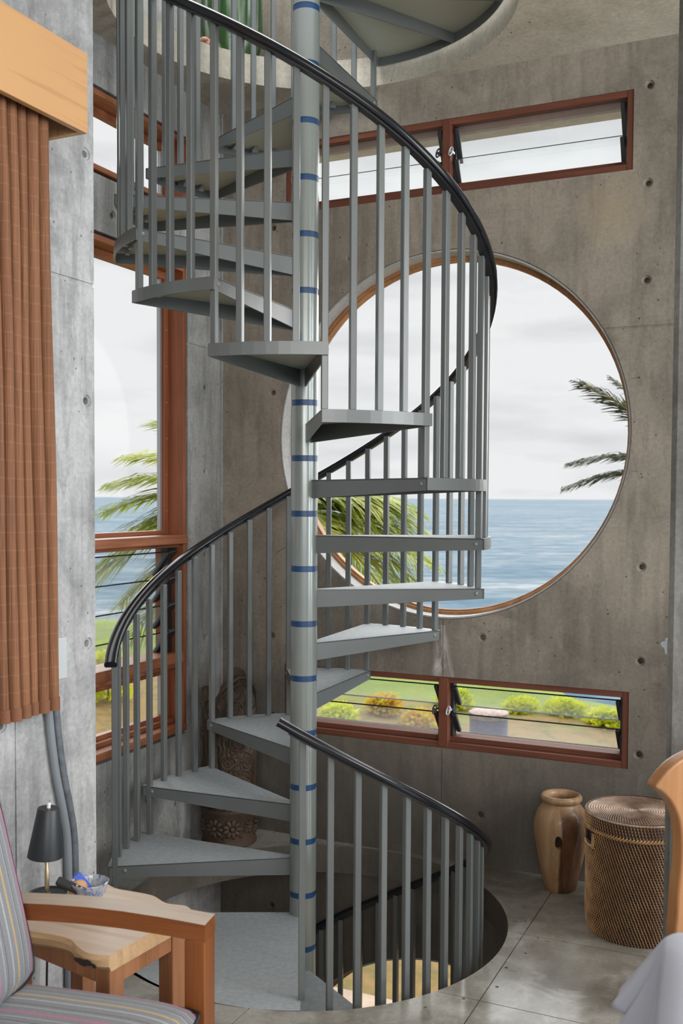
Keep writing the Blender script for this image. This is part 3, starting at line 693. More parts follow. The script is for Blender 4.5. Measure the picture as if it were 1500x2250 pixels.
def vlathe(prof, fr, n=64):
    rings = []
    for r, z in prof:
        rings.append([fr(r*(1+.014*math.sin(3*2*PI*k/n+z*9)*(1 if z > .02 and z < .33 else .3))*math.cos(2*PI*k/n), r*(1+.014*math.sin(3*2*PI*k/n+z*9)*(1 if z > .02 and z < .33 else .3))*math.sin(2*PI*k/n), z) for k in range(n)])
    return rings
rg = vlathe([(r, z*.968) for r, z in prof[1:-1]], VF)
vb = MB().sweep(rg).build('vase_body', 'vase_wood', vz, smooth=45)
hb = MB(); hc = VC + V((-.009-.018, -.098, .203)); hb.ball(hc, .013, .035, .027, fr=Fr(hc, V((.97, .2, .1)).normalized(), V((-.2, .97, 0)).normalized(), V((-.1, 0, 1)).normalized()), n=20, m=10)
cut(vb, hb)
for p in vb.data.polygons: p.use_smooth = True
vb.data.set_sharp_from_angle(angle=rad(45))

# ------------------------------------------------------------------ rattan basket with lid
M['reed_d'] = plain('dark rattan core', (.050, .021, .013), .5, var=.35, vscale=30, spec=.5)
M['reed_l'] = plain('light rattan strand', (.50, .30, .14), .45, var=.3, vscale=25, spec=.5)
M['reed_m'] = plain('weathered rattan strand', (.42, .29, .21), .42, var=.3, vscale=25, spec=.6)
BC = V((1.012, 3.41, 0)); BF = Fr(BC, (1, 0, 0), (0, 1, 0), UZ); BR = .1705
bk = thing('rattan_basket', 'round lidded basket of dark and tan twill-woven rattan with a handle slot', 'basket', BC)
def cyl(r, a, z): return BC+V((r*math.cos(a), r*math.sin(a), z))
def brad(z): return BR*(.968+.032*min(1, z/.05)) if z < .05 else BR
NROW, HB = 40, .345
NST = 104
HA0, HA1, HZ0, HZ1 = rad(166), rad(196), .298, .334    # handle slot
m = MB(); n = 96
for i in range(NROW):
    zc = (i+.5)*HB/NROW; hh = HB/NROW*.5
    cutrow = HZ0 < zc < HZ1
    arc = [2*PI*k/n for k in range(n)] if not cutrow else [HA1+(2*PI-(HA1-HA0))*k/n for k in range(n+1)]
    rings = []
    for a in arc:
        r = brad(zc); rings.append([cyl(r-.006, a, zc-hh), cyl(r-.0018, a, zc-hh), cyl(r, a, zc-hh*.5), cyl(r+.0008, a, zc), cyl(r, a, zc+hh*.5), cyl(r-.0018, a, zc+hh), cyl(r-.006, a, zc+hh)])
    m.sweep(rings, loop=not cutrow, mi=0)
for i in range(NROW):
    zc = (i+.5)*HB/NROW; hh = HB/NROW*.56; cutrow = HZ0-.01 < zc < HZ1+.01
    for k in range(NST):
        a = 2*PI*(k - (i % 3)/3. + .04*math.sin(k*3.7+i))/NST
        if cutrow and HA0-.03 < a % (2*PI) < HA1+.03: continue
        w = PI/NST*.23; sl = PI/NST*.30; r = brad(zc)
        p = []
        for zz, da in ((zc-hh, sl*.4), (zc+hh, -sl*.4)):
            p.append([cyl(r-.001, a+da-w, zz), cyl(r+.0012, a+da-w*.6, zz), cyl(r+.0012, a+da+w*.6, zz), cyl(r-.001, a+da+w, zz)])
        q = []
        mid = [cyl(r+.0008, a-w, zc), cyl(r+.0026, a-w*.6, zc), cyl(r+.0026, a+w*.6, zc), cyl(r+.0008, a+w, zc)]
        m.sweep([p[0], mid, p[1]], mi=1)
wv = m.build('woven_body', ['reed_d', 'reed_l'], bk, smooth=60)
MB().lathe(BF, [(.0, .001), (BR*.95, .001), (BR*.95, .006), (.0, .006)], 48).build('basket_bottom', 'reed_d', bk)
MB().lathe(BF, [(BR-.012, .006), (BR-.008, .006), (BR-.008, .34), (BR-.012, .34)], 64, closed_prof=True).build('lining', 'black', bk)
m = MB()
for a in (HA0-.035, HA1+.035):
    for i in range(10): m.tube([cyl(BR+.003, a-.045, HZ0-.006+i*.0052), cyl(BR+.0065, a, HZ0-.006+i*.0052), cyl(BR+.003, a+.045, HZ0-.006+i*.0052)], .0026, 6)
m.tube([cyl(BR+.001, HA0+(HA1-HA0)*u/12, HZ0-.004-.004*math.sin(PI*u/12)) for u in range(13)], .0055, 8)
m.build('handle_wrap', 'reed_l', bk, smooth=60)
m = MB()
for k in range(96):     # braided border
    a = 2*PI*k/96; m.tube([cyl(BR+.001, a-.03, .346), cyl(BR+.0065, a+.01, .351), cyl(BR+.002, a+.055, .357)], .0034, 5)
m.build('braid_border', 'reed_l', bk, smooth=60)
ZL0, ZL1 = .356, .406
m = MB(); RL = BR+.003
for i in range(5):
    zc = ZL0+(i+.5)*(ZL1-ZL0)/5; hh = (ZL1-ZL0)/10
    m.sweep([[cyl(RL-.006, a, zc-hh), cyl(RL-.001, a, zc-hh), cyl(RL+.0008, a, zc), cyl(RL-.001, a, zc+hh), cyl(RL-.006, a, zc+hh)] for a in [2*PI*k/n for k in range(n)]], loop=True, mi=0)
    for k in range(NST):
        a = 2*PI*(k-(i % 4)/4.)/NST; w = PI/NST*.26
        m.sweep([[cyl(RL-.001, a-w+.004, zc-hh*.8), cyl(RL+.001, a+.004, zc-hh*.8), cyl(RL-.001, a+w+.004, zc-hh*.8)], [cyl(RL+.0008, a-w, zc), cyl(RL+.0034, a, zc), cyl(RL+.0008, a+w, zc)], [cyl(RL-.001, a-w-.004, zc+hh*.8), cyl(RL+.001, a-.004, zc+hh*.8), cyl(RL-.001, a+w-.004, zc+hh*.8)]], mi=1)
NR = 21
m.lathe(BF, [(.0001, ZL1-.004), (RL-.004, ZL1-.006), (RL-.004, ZL1-.010), (.0001, ZL1-.010)], 64, mi=0)
for i in range(NR):
    r0 = RL*(i+.0)/NR; r1 = RL*(i+1.)/NR; ns = max(8, int(6.0*(i+1)))
    if i > 12: ns = 78+ (i-12)*5
    for k in range(ns):
        a = 2*PI*(k-i*.37)/ns; w = PI/ns*.40; zt_ = ZL1-.001-(.0045*(max(0, (i-18))/3.)**2)
        dr = -(r1-r0)*.06
        m.sweep([[cyl(max(r0-dr, .001), a-w, zt_-.002), cyl(max(r0-dr, .001), a, zt_), cyl(max(r0-dr, .001), a+w, zt_-.002)], [cyl((r0+r1)/2, a-w+.02, zt_), cyl((r0+r1)/2, a+.02, zt_+.0026), cyl((r0+r1)/2, a+w+.02, zt_)], [cyl(r1+dr, a-w+.04, zt_-.002), cyl(r1+dr, a+.04, zt_), cyl(r1+dr, a+w+.04, zt_-.002)]], mi=2)
m.tube([cyl(RL-.0025, 2*PI*k/64, ZL1-.0045) for k in range(64)], .0042, 8, loop=True, mi=2)
m.build('lid', ['reed_d', 'reed_l', 'reed_m'], bk, smooth=60)

# ------------------------------------------------------------------ side table, lamp, bowl
M['slab_top'] = wood('pale live-edge slab', (.40, .28, .19), (.66, .54, .44), 'x', .42, .4, scale=.7, contrast=.8, coat=.2)
M['slab_edge'] = wood('raw live edge', (.36, .20, .09), (.60, .41, .24), 'x', .42, .6, scale=.8)
M['slab_leg'] = wood('side table leg wood', (.18, .065, .026), (.38, .175, .085), 'z', 0, .45)
TBO = V((-.505, 2.195, 0)); ta = rad(133); tex = V((math.cos(ta), math.sin(ta), 0)); tey = V((-math.sin(ta), math.cos(ta), 0))
# long axis runs back towards the wall; short axis along the near end
tl = V((-.36+.505, 2.449-2.195, 0)); tw_ = tl.normalized(); tlx = V((-.736+.505, 2.359-2.195, 0)).normalized()
FT = Fr(TBO, tlx, tw_, UZ)      # x towards the wall, y along the cut end
LT, WT = .40, .292
side = thing('side_table', 'low side table with a pale live-edge slab top behind the armchair arm', 'side table', TBO)
def lerp(a, b, u): return a+(b-a)*u
near_edge = [(0, 0), (.045, -.018), (.09, -.012), (.135, .004), (.19, -.004), (.25, -.022), (.31, -.02), (.36, -.012), (LT, -.01)]
far_edge = [(LT, WT-.02), (.34, WT+.0), (.26, WT-.018), (.20, WT-.006), (.14, WT+.004), (.08, WT-.01), (.03, WT+.006), (0, WT-.004)]
def smooth_poly(p, k=4):
    o = []
    for i in range(len(p)-1):
        a, b, c_, d = p[max(i-1, 0)], p[i], p[i+1], p[min(i+2, len(p)-1)]
        for j in range(k):
            u = j/k; h = lambda q: .5*(2*b[q]+(-a[q]+c_[q])*u+(2*a[q]-5*b[q]+4*c_[q]-d[q])*u*u+(-a[q]+3*b[q]-3*c_[q]+d[q])*u**3); o.append((h(0), h(1)))
    o.append(p[-1]); return o
pol_t = smooth_poly(near_edge)+smooth_poly(far_edge)
ZT0 = .418
m = MB(); nn = len(pol_t); cx = sum(p[0] for p in pol_t)/nn; cy = sum(p[1] for p in pol_t)/nn
def ringz(z, o_): return [FT(p[0] + (0 if (p[0] < .004) else 0), p[1] + (o_ if p[1] > cy else -o_)*(1 if .004 < p[0] else .4), z) for p in pol_t]
R3 = [ringz(.45, 0), ringz(.440, .006), ringz(.425, .004), ringz(.412, -.012)]
m.add([p for r in R3 for p in r], [(i*nn+j, i*nn+(j+1) % nn, (i+1)*nn+(j+1) % nn, (i+1)*nn+j) for i in range(3) for j in range(nn)], 1)
m.add(R3[0], [tuple(range(nn))], 0); m.add(R3[3], [tuple(range(nn))], 1)
m.build('slab_top', ['slab_top', 'slab_edge'], side, smooth=35)
m = MB()
for px, py, rx, rz in ((.042, -.0225, .014, .008), (.062, -.0225, .018, .010), (.085, -.017, .010, .006), (.028, -.0175, .008, .006)):
    m.ball(FT(px, py-.0045, .430+.004*math.sin(px*200)), rx, .0014, rz*.85, fr=FT, n=10, m=6)
m.build('bark_knot', plain('dark bark', (.03, .022, .018), .8), side, smooth=60)
for lx, ly in ((.012, .012), (.012, WT-.062), (LT-.062, .012), (LT-.062, WT-.062)):
    MB().box(FT, (lx, lx+.048), (ly, ly+.048), (0, .414)).build('leg', 'slab_leg', side, bevel=.003)
MB().box(FT, (.016, .034), (.06, WT-.062), (.365, .413)).box(FT, (LT-.034, LT-.016), (.06, WT-.062), (.365, .413)).box(FT, (.06, LT-.062), (.018, .036), (.365, .413)).box(FT, (.06, LT-.062), (WT-.036, WT-.018), (.365, .413)).build('apron', 'slab_leg', side, bevel=.002)

M['lampblack'] = plain('matt black lamp metal', (.016, .02, .024), .42, spec=.5)
M['brass'] = plain('brushed brass', (.42, .33, .22), .35, metal=.85)
LB = V((-.735, 2.515, .4505)); LFr = Fr(LB, (1, 0, 0), (0, 1, 0), UZ)
lp = thing('table_lamp', 'small table lamp with a tilted black cone shade and brass stem', 'lamp', LB)
MB().lathe(LFr, [(.0, 0), (.046, 0), (.050, .003), (.0505, .010), (.048, .012), (.045, .0085), (.0, .0075)], 40).build('base', 'lampblack', lp, smooth=40)
MB().lathe(Fr(LB+V((.0, 0, .0)), (1, 0, 0), (0, 1, 0), UZ), [(.008, .008), (.008, .013), (.0058, .014), (.0058, .072), (.0045, .074), (.0045, .19)], 20).build('stem', 'brass', lp, smooth=40)
td = V((.075, 0, 1)).normalized(); tx_ = V((1, 0, -.075)).normalized()
SF = Fr(LB+V((-.004, 0, .106)), tx_*1.06, V((0, 1.06, 0)), td*1.04)
MB().lathe(SF, [(.0405, 0), (.0415, .0), (.0255, .116), (.0243, .118), (.0, .118), (.0, .115), (.0235, .115)], 40).build('shade', 'lampblack', lp, smooth=40)
MB().lathe(SF, [(.0402, .001), (.0235, .114)], 40).build('shade_lining', plain('warm shade lining', (.42, .33, .31), .6), lp, smooth=40)
MB().lathe(SF, [(.0045, .116), (.0045, .128), (.003, .131), (.0001, .131)], 14).build('finial', plain('white finial', (.75, .72, .78), .3), lp, smooth=40)

mt, t_, b_ = mat('blue streaked glaze'); g_ = t_.nodes.new('ShaderNodeTexCoord'); co_ = g_.outputs['Object']
nn_ = noise(t_, co_, 1, 4, .6, .6, mscale=(60, 60, 18)); rr1 = ramp(t_, [(.36, (.03, .055, .26)), (.44, (.20, .25, .42)), (.52, (.44, .46, .47)), (.62, (.34, .37, .38)), (.70, (.10, .12, .35))]); t_.links.new(nn_, rr1.inputs[0])
t_.links.new(rr1.outputs[0], b_.inputs['Base Color']); b_.inputs['Roughness'].default_value = .15; b_.inputs['Coat Weight'].default_value = .5
M['glaze'] = mt
BO = V((-.622, 2.49, .4505)); BOF = Fr(BO, (1, 0, 0), (0, 1, 0), UZ)
bw = MB().lathe(BOF, [(.0, .0), (.026, 0), (.028, .004), (.027, .008), (.038, .024), (.046, .048), (.0475, .052), (.0455, .053), (.043, .048), (.034, .022), (.02, .011), (.0, .010)], 48).build('bowl', 'glaze', smooth=40)
tag(bw, 'small blue and white streaky glazed bowl on the side table', 'bowl')
def ori(p, d, upv):
    d = V(d).normalized(); x = d.cross(V(upv)).normalized(); return Fr(p, x, d, x.cross(d))
rc = thing('remote_control', 'black remote control leaning in the blue bowl', 'remote', BO+V((0, 0, .02)))
g = ori(BO+V((.015, -.022, .022)), (-.90, -.05, .43), (0, -.55, 1))
MB().box(g, (-.012, .012), (0, .098), (-.006, .006)).build('casing', 'black', rc, bevel=.005, seg=3)
m = MB()
for i in range(4):
    for j in (-1, 1): m.ball(g(j*.005, .012+i*.012, .0065), .0028, .0028, .0012, fr=g, n=8, m=4)
m.build('buttons', plain('pale buttons', (.45, .47, .55), .5), rc)
tag(MB().lathe(ori(BO+V((-.028, .016, .03)), (-.35, .12, .9), (0, -.9, .2)), [(.0, 0), (.020, 0), (.022, .01), (.021, .032), (.012, .040), (.0, .041)], 24).build('wooden_pestle', plain('orange wood', (.55, .30, .15), .5), smooth=50), 'rounded orange wooden knob standing up in the blue bowl', 'wooden knob')
g = ori(BO+V((-.006, .014, .024)), (-.55, .2, .55), (.2, -.7, .6))
tag(MB().box(g, (-.012, .012), (0, .05), (-.004, .004)).build('lighter', plain('bright blue plastic', (.06, .13, .60), .3), bevel=.003), 'bright blue plastic lighter inside the bowl', 'lighter')
def cord(pts, label):
    pp = smooth_poly([(p[0], p[1]) for p in pts], 6); pz = smooth_poly([(p[2], 0) for p in pts], 6)
    tag(MB().tube([V((a[0], a[1], b[0])) for a, b in zip(pp, pz)], .0032, 8).build('power_cord', 'black', smooth=60), label, 'cord')
cord([tuple(FN(*p)) for p in ((-1.72, -.045, .40), (-1.722, -.045, .30), (-1.725, -.042, .15), (-1.735, -.05, .05), (-1.77, -.07, .008), (-1.84, -.10, .006))], 'black cord hanging straight down by the pale wall under the side table, nearest the armchair')
cord([tuple(FN(*p)) for p in ((-1.52, -.014, .20), (-1.49, -.014, .155), (-1.468, -.014, .11), (-1.472, -.03, .06), (-1.50, -.06, .02), (-1.52, -.11, .006), (-1.50, -.17, .005))], 'black cord curling down to the floor at the end of the pale wall')

# ------------------------------------------------------------------ armchair
M['teak'] = wood('orange teak', (.105, .026, .006), (.28, .092, .022), 'x', rad(14), .38, scale=.9, coat=.25)
M['teakv'] = wood('orange teak upright', (.105, .026, .006), (.28, .092, .022), 'z', 0, .38, scale=.9, coat=.25)
M['teak_top'] = wood('worn arm top', (.30, .23, .175), (.46, .385, .32), 'x', rad(14), .45, scale=.8)
fd = V((math.cos(rad(-14)), math.sin(rad(-14)), 0)); ld = V((math.sin(rad(-14)), -math.cos(rad(-14)), 0))
AO = V((-.256, 2.062, 0)); FA = Fr(AO, fd, ld, UZ)      # x forward (0 at the front face), y towards the camera, z up
def stripes(name, axis='y'):
    m, t, b = mat(name); g = t.nodes.new('ShaderNodeTexCoord'); co = g.outputs['Object']
    s = t.nodes.new('ShaderNodeSeparateXYZ'); t.links.new(co, s.inputs[0])
    f = mth(t, 'FRACT', mth(t, 'DIVIDE', mth(t, 'SUBTRACT', s.outputs[1], .082), .132))
    G = (.200, .211, .232); P_ = (.52, .13, .29); W_ = (.44, .46, .48); D_ = (.035, .035, .045); Yw = (.52, .36, .12)
    st_ = [(0, G), (.045, P_), (.095, G), (.20, W_), (.222, G), (.325, D_), (.35, W_), (.37, G), (.50, Yw), (.545, G), (.66, W_), (.69, G), (.82, D_), (.835, G), (.90, W_), (.92, G)]
    r = ramp(t, st_, 'CONSTANT'); t.links.new(f, r.inputs[0])
    n = noise(t, co, 420, 2, .5); c = mixc(t, .25, r.outputs[0], (.2, .2, .21)); v = t.nodes.new('ShaderNodeVectorMath'); v.operation = 'SCALE'; t.links.new(c, v.inputs[0]); t.links.new(mrange(t, n, .3, .7, .85, 1.15), v.inputs['Scale'])
    t.links.new(v.outputs[0], b.inputs['Base Color']); b.inputs['Roughness'].default_value = .85; b.inputs['Sheen Weight'].default_value = .1
    bp = t.nodes.new('ShaderNodeBump'); bp.inputs['Strength'].default_value = .3; bp.inputs['Distance'].default_value = .002; t.links.new(n, bp.inputs['Height']); t.links.new(bp.outputs[0], b.inputs['Normal'])
    return m
M['stripe'] = stripes('striped grey upholstery')
ac = thing('armchair', 'wooden armchair with grey striped cushions, cropped at the lower left', 'armchair', AO)
CW_ = .64
for y0, nm in ((0, 'far'), (CW_-.058, 'near')):
    def az(x): return .600+.010*math.sin(min(1, max(0, -x/.45))*PI)
    xs_ = [0, -.04, -.1, -.18, -.26, -.34, -.42, -.50]
    m = MB()
    for a, b in zip(xs_, xs_[1:]):
        m.hexa([FA(b, y0, az(b)-.036), FA(a, y0, az(a)-.036), FA(a, y0+.058, az(a)-.036), FA(b, y0+.058, az(b)-.036), FA(b, y0, az(b)), FA(a, y0, az(a)), FA(a, y0+.058, az(a)), FA(b, y0+.058, az(b))])
    for i in range(len(xs_)-1): m.f[i*6+1]; m.m[i*6+1] = 1
    m.build('arm', ['teak', 'teak_top'], ac)
    MB().box(FA, (-.0445, -.0005), (y0+.0005, y0+.0575), (0, .565)).build('leg', 'teakv', ac, bevel=.002)
    MB().hexa([FA(-.60, y0+.008, 0), FA(-.55, y0+.008, 0), FA(-.55, y0+.05, 0), FA(-.60, y0+.05, 0), FA(-.50, y0+.008, .56), FA(-.45, y0+.008, .56), FA(-.45, y0+.05, .56), FA(-.50, y0+.05, .56)]).build('leg', 'teakv', ac, bevel=.002)
MB().box(FA, (-.035, -.012), (.058, CW_-.058), (.27, .325)).box(FA, (-.52, -.50), (.058, CW_-.058), (.25, .31)).build('seat_rail', 'teak', ac, bevel=.002)
for y0 in (.058, CW_-.08): MB().box(FA, (-.50, -.035), (y0, y0+.022), (.27, .32)).build('side_rail', 'teak', ac)
MB().box(FA, (-.48, -.035), (.08, CW_-.08), (.30, .318)).build('seat_panel', 'teak', ac)
def cushion(fr, x, y, z, name, r=.028, crown=.018):
    m = MB(); nx, ny = 18, 20; x0, x1 = x; y0, y1 = y; z0, z1 = z
    def pt(i, j, top):
        u, v = i/nx, j/ny; px, py = lerp(x0, x1, u), lerp(y0, y1, v)
        e = (max(0, 1-abs(2*u-1)**4)*max(0, 1-abs(2*v-1)**4))**.5
        h = (z1-z0)/2; zc = (z0+z1)/2
        rx = .012*(abs(2*v-1)**8); ry = .012*(abs(2*u-1)**8)
        px += rx*(1 if u < .5 else -1)*(abs(2*u-1)**6); py += ry*(1 if v < .5 else -1)*(abs(2*v-1)**6)
        return fr(px, py, zc+(1 if top else -1)*(h*.62+(h*.38+crown)*e))
    V_ = [pt(i, j, 1) for i in range(nx+1) for j in range(ny+1)]+[pt(i, j, 0) for i in range(nx+1) for j in range(ny+1)]
    o = (nx+1)*(ny+1); q = lambda i, j: i*(ny+1)+j
    fs = [(q(i, j), q(i+1, j), q(i+1, j+1), q(i, j+1)) for i in range(nx) for j in range(ny)]
    fs += [tuple(k+o for k in f[::-1]) for f in fs]
    border = [(i, 0) for i in range(nx)]+[(nx, j) for j in range(ny)]+[(i, ny) for i in range(nx, 0, -1)]+[(0, j) for j in range(ny, 0, -1)]
    for (a, b) in zip(border, border[1:]+border[:1]): fs.append((q(*a), q(*b), q(*b)+o, q(*a)+o))
    m.add(V_, fs)
    off = ROOT[ac.name]
    c = m.build(name, 'stripe', None, smooth=50, frame=fr); mw = c.matrix_world.copy(); c.parent = ac; c.matrix_parent_inverse = Matrix.Translation(-off); c.matrix_world = mw
    ROOT[c.name] = V((0, 0, 0))
    for tp in (1, 0):
        p = MB().tube([pt(a[0], a[1], tp) for a in border], .0045, 8, loop=True).build('piping', 'black', None, smooth=60, frame=fr); p.parent = c; p.matrix_parent_inverse = c.matrix_world.inverted(); 
        p.matrix_world = fr.mat(); ROOT[p.name] = V((0, 0, 0))
    return c
bpy.context.view_layer.update()
cushion(Fr(FA(0, 0, 0), fd, ld, UZ), (-.46, .005), (.062, CW_-.062), (.330, .448), 'seat_cushion')
bd = (V((0, 0, 1))*.97 - fd*.24).normalized(); bn = ld.cross(bd)
bn = bn if bn.dot(fd) > 0 else -bn
FBK = Fr(FA(-.355, 0, .462), bd, ld, bn)
bpy.context.view_layer.update()
cushion(FBK, (0, .46), (.062, CW_-.062), (-.10, .0), 'back_cushion')
m = MB()
for y0 in (.07, .32, CW_-.11): m.box(FBK, (-.12, .44), (y0, y0+.04), (-.145, -.118))
m.box(FBK, (.42, .47), (.06, CW_-.06), (-.148, -.115)); m.build('backrest', 'teakv', ac, bevel=.002)

# ------------------------------------------------------------------ chair and draped table at the right edge
M['chairwood'] = wood('golden chair wood', (.17, .062, .018), (.34, .165, .062), 'z', 0, .35, scale=.55, coat=.4)
CHO = V((.672, 1.93, 0)); yaw = rad(24); FC = Fr(CHO, (math.cos(yaw), math.sin(yaw), 0), (-math.sin(yaw), math.cos(yaw), 0), UZ)
ch = thing('dining_chair', 'golden wood chair with a curved slab back, cropped at the right edge', 'chair', CHO)
half = [(0, .978), (-.03, .972), (-.06, .957), (-.082, .936), (-.094, .916), (-.084, .905), (-.068, .885), (-.053, .850), (-.047, .81), (-.047, .76), (-.051, .71), (-.053, .66), (-.055, .62), (-.04, .585), (-.02, .565), (0, .56)]
hs = smooth_poly([(x+.0, z) for x, z in half], 4)
poly = [(x*1.35+.045, z) for x, z in hs]; poly = poly + [(.46-x, z) for x, z in poly[::-1]]
o = MB().prism(FC, poly, 0, .030).build('backrest', 'chairwood', ch, bevel=.005, seg=3)
for sx in (.10, .40):
    for y0 in (.002, -.41):
        MB().box(FC, (sx, sx+.036), (y0, y0+.036), (0, .44 if y0 < 0 else .575)).build('leg', 'chairwood', ch, bevel=.004)
MB().box(FC, (.08, .46), (-.43, -.002), (.44, .468)).build('seat', 'chairwood', ch, bevel=.008)

M['cloth'] = plain('blue grey cloth', (.44, .46, .535), .9, bump=.25, bscale=900, spec=.2)
TO = V((.534, 1.62, 0)); tb_yaw = rad(-20); TX = V((math.cos(tb_yaw), math.sin(tb_yaw), 0)); TY = V((math.sin(tb_yaw), -math.cos(tb_yaw), 0))
FTb = Fr(TO, TX, TY, UZ)        # x to the right, y towards the camera, corner at the origin
dt = thing('dining_table', 'table at the right edge hidden under a blue grey cloth', 'table', TO)
MB().box(FTb, (.006, 1.1), (.006, .75), (.725, .754)).build('tabletop', 'chairwood', dt, bevel=.006)
for lx, ly in ((.05, .05), (1.0, .05), (.05, .66), (1.0, .66)): MB().box(FTb, (lx, lx+.05), (ly, ly+.05), (0, .725)).build('leg', 'chairwood', dt, bevel=.004)
def table_path(n=520):
    P = []
    per = [(1.1, 0), (.03, 0), (0, .03), (0, .75)]
    for i in range(n+1):
        s = -1.07 + i*(1.07+.047+.72)/n
        if s < 0: p = (-s+.03, 0.); nn = (0, -1.)
        elif s < .047: a = s/.047*PI/2; p = (.03-.03*math.sin(a), .03-.03*math.cos(a)); nn = (-math.sin(a), -math.cos(a))
        else: p = (0, .03+s-.047); nn = (-1., 0.)
        P.append((s, p, nn))
    return P
rings = []; NV = 14
TPt = table_path()
def cloth_pt(s, p, nn, v, off=0.):
    k = math.exp(-((s-.02)/.085)**2)
    L_ = .16 + min(.2, max(0, s-.05)*.9) + min(.08, max(0, -s)*.3)
    fold = .014*math.sin(s*75+.6) + .020*math.sin(s*150+1) + .011*math.sin(s*260)
    fl_ = (.016 + .066*k + fold*v)*v**1.05
    drop = L_*(v**1.08)*(1-.28*k)
    return FTb(p[0]+nn[0]*(fl_+.0035+off), p[1]+nn[1]*(fl_+.0035+off), .7585-drop)
for s, p, nn in TPt:
    top = [FTb(lerp(.5, p[0], q), lerp(.4, p[1], q), .7585) for q in (.0, .5, .9)]
    o_ = top + [FTb(p[0]+nn[0]*.0, p[1]+nn[1]*.0, .7585)] + [cloth_pt(s, p, nn, (i+1)/NV) for i in range(NV)]
    rings.append(o_)
m = MB(); m.sweep(rings, closed=False, caps=False)
cl_ = m.build('tablecloth', 'cloth', smooth=180); sd = cl_.modifiers.new('thick', 'SOLIDIFY'); sd.thickness = .002; sd.offset = 1
tag(cl_, 'blue grey tablecloth draped over the table corner at the right edge', 'tablecloth')

# ------------------------------------------------------------------ green glass vase and shells on the upper ledge
mt = bpy.data.materials.new('streaked green glass'); mt.use_nodes = True; t_ = mt.node_tree; t_.nodes.clear()
o_ = t_.nodes.new('ShaderNodeOutputMaterial'); g_ = t_.nodes.new('ShaderNodeTexCoord')
n_ = noise(t_, g_.outputs['Object'], 1, 3, .5, .3, mscale=(34, 34, 2.2)); r_ = ramp(t_, [(.40, (.16, .30, .13)), (.50, (.40, .55, .36)), (.58, (.82, .90, .85))]); t_.links.new(n_, r_.inputs[0])
tr_ = t_.nodes.new('ShaderNodeBsdfTransparent'); t_.links.new(r_.outputs[0], tr_.inputs[0])
pb = t_.nodes.new('ShaderNodeBsdfPrincipled'); t_.links.new(r_.outputs[0], pb.inputs['Base Color']); pb.inputs['Roughness'].default_value = .06
mx_ = t_.nodes.new('ShaderNodeMixShader'); mx_.inputs[0].default_value = .26; t_.links.new(tr_.outputs[0], mx_.inputs[1]); t_.links.new(pb.outputs[0], mx_.inputs[2]); t_.links.new(mx_.outputs[0], o_.inputs[0])
M['greenglass'] = mt
GV = V((-.462, 4.255, ZT+.0005)); GF = Fr(GV, (1, 0, 0), (0, 1, 0), UZ)
tag(MB().lathe(GF, [(.0, 0), (.085, .0), (.10, .008), (.118, .06), (.126, .13), (.126, .24), (.118, .34), (.10, .42), (.085, .46), (.08, .46), (.094, .42), (.112, .34), (.120, .24), (.120, .13), (.112, .06), (.095, .014), (.0, .012)], 64).build('glass_vase', 'greenglass', smooth=50), 'large green streaked glass vase on the upper ledge behind the handrail', 'vase')
for i, (p, s_, lab) in enumerate(((V((-.548, 4.07, ZT)), .016, 'rounder pink seashell on the upper ledge beside the green vase'), (V((-.575, 4.045, ZT)), .011, 'smaller flat pink seashell on the upper ledge, farther from the green vase'))):
    path = []; rr_l = []
    for j in range(36): a = j*.42; q = 1-j/38; path.append(p+V((s_*q*math.cos(a)*.8, s_*q*math.sin(a)*.8, s_*.85+s_*.9*(1-q)))); rr_l.append(s_*.62*q+.0008)
    tag(MB().tube(path, rr_l, 8).build('seashell', plain('pink shell', (.62, .33, .22), .4, var=.3, vscale=80), smooth=60), lab, 'seashell', 'pink shells on the upper ledge')

# ------------------------------------------------------------------ outside: sea, headland, planting
mt, t_, b_ = mat('sea water'); g_ = t_.nodes.new('ShaderNodeNewGeometry'); co_ = g_.outputs['Position']
a1 = noise(t_, co_, 1, 5, .6, .4, mscale=(.020, .055, 1)); a2 = noise(t_, co_, 1, 4, .6, .5, mscale=(.16, .30, 1)); a3 = noise(t_, co_, 1, 3, .5, .2, mscale=(.0022, .0011, 1))
s_ = t_.nodes.new('ShaderNodeSeparateXYZ'); t_.links.new(co_, s_.inputs[0])
dist = mth(t_, 'LOGARITHM', s_.outputs[1], 10.)
f = mth(t_, 'ADD', mth(t_, 'MULTIPLY', a1, .45), mth(t_, 'ADD', mth(t_, 'MULTIPLY', a2, .40), mth(t_, 'MULTIPLY', a3, .15)))
r_ = ramp(t_, [(.38, (.040, .095, .15)), (.47, (.075, .14, .195)), (.56, (.17, .22, .255)), (.66, (.34, .365, .38))]); t_.links.new(f, r_.inputs[0])
t_.links.new(r_.outputs[0], b_.inputs['Base Color']); b_.inputs['Roughness'].default_value = .8; b_.inputs['Specular IOR Level'].default_value = .08
M['sea'] = mt
m = MB(); ys = [-400, 30, 60, 100, 200, 500, 1500, 5000, 20000, 50000]
m.add([(-60000, -400, -12), (60000, -400, -12), (60000, 50000, -12), (-60000, 50000, -12)], [(0, 1, 2, 3)])
struct(m.build('sea', 'sea'), 'grey blue sea out to the horizon', 'sea')
mt, t_, b_ = mat('headland grass'); g_ = t_.nodes.new('ShaderNodeNewGeometry'); co_ = g_.outputs['Position']
n1 = noise(t_, co_, .55, 6, .65, .6); n2 = noise(t_, co_, 2.6, 5, .7, .8, loc=(3, 1, 0)); n3 = noise(t_, co_, 9, 4, .7)
s_ = t_.nodes.new('ShaderNodeSeparateXYZ'); t_.links.new(co_, s_.inputs[0])
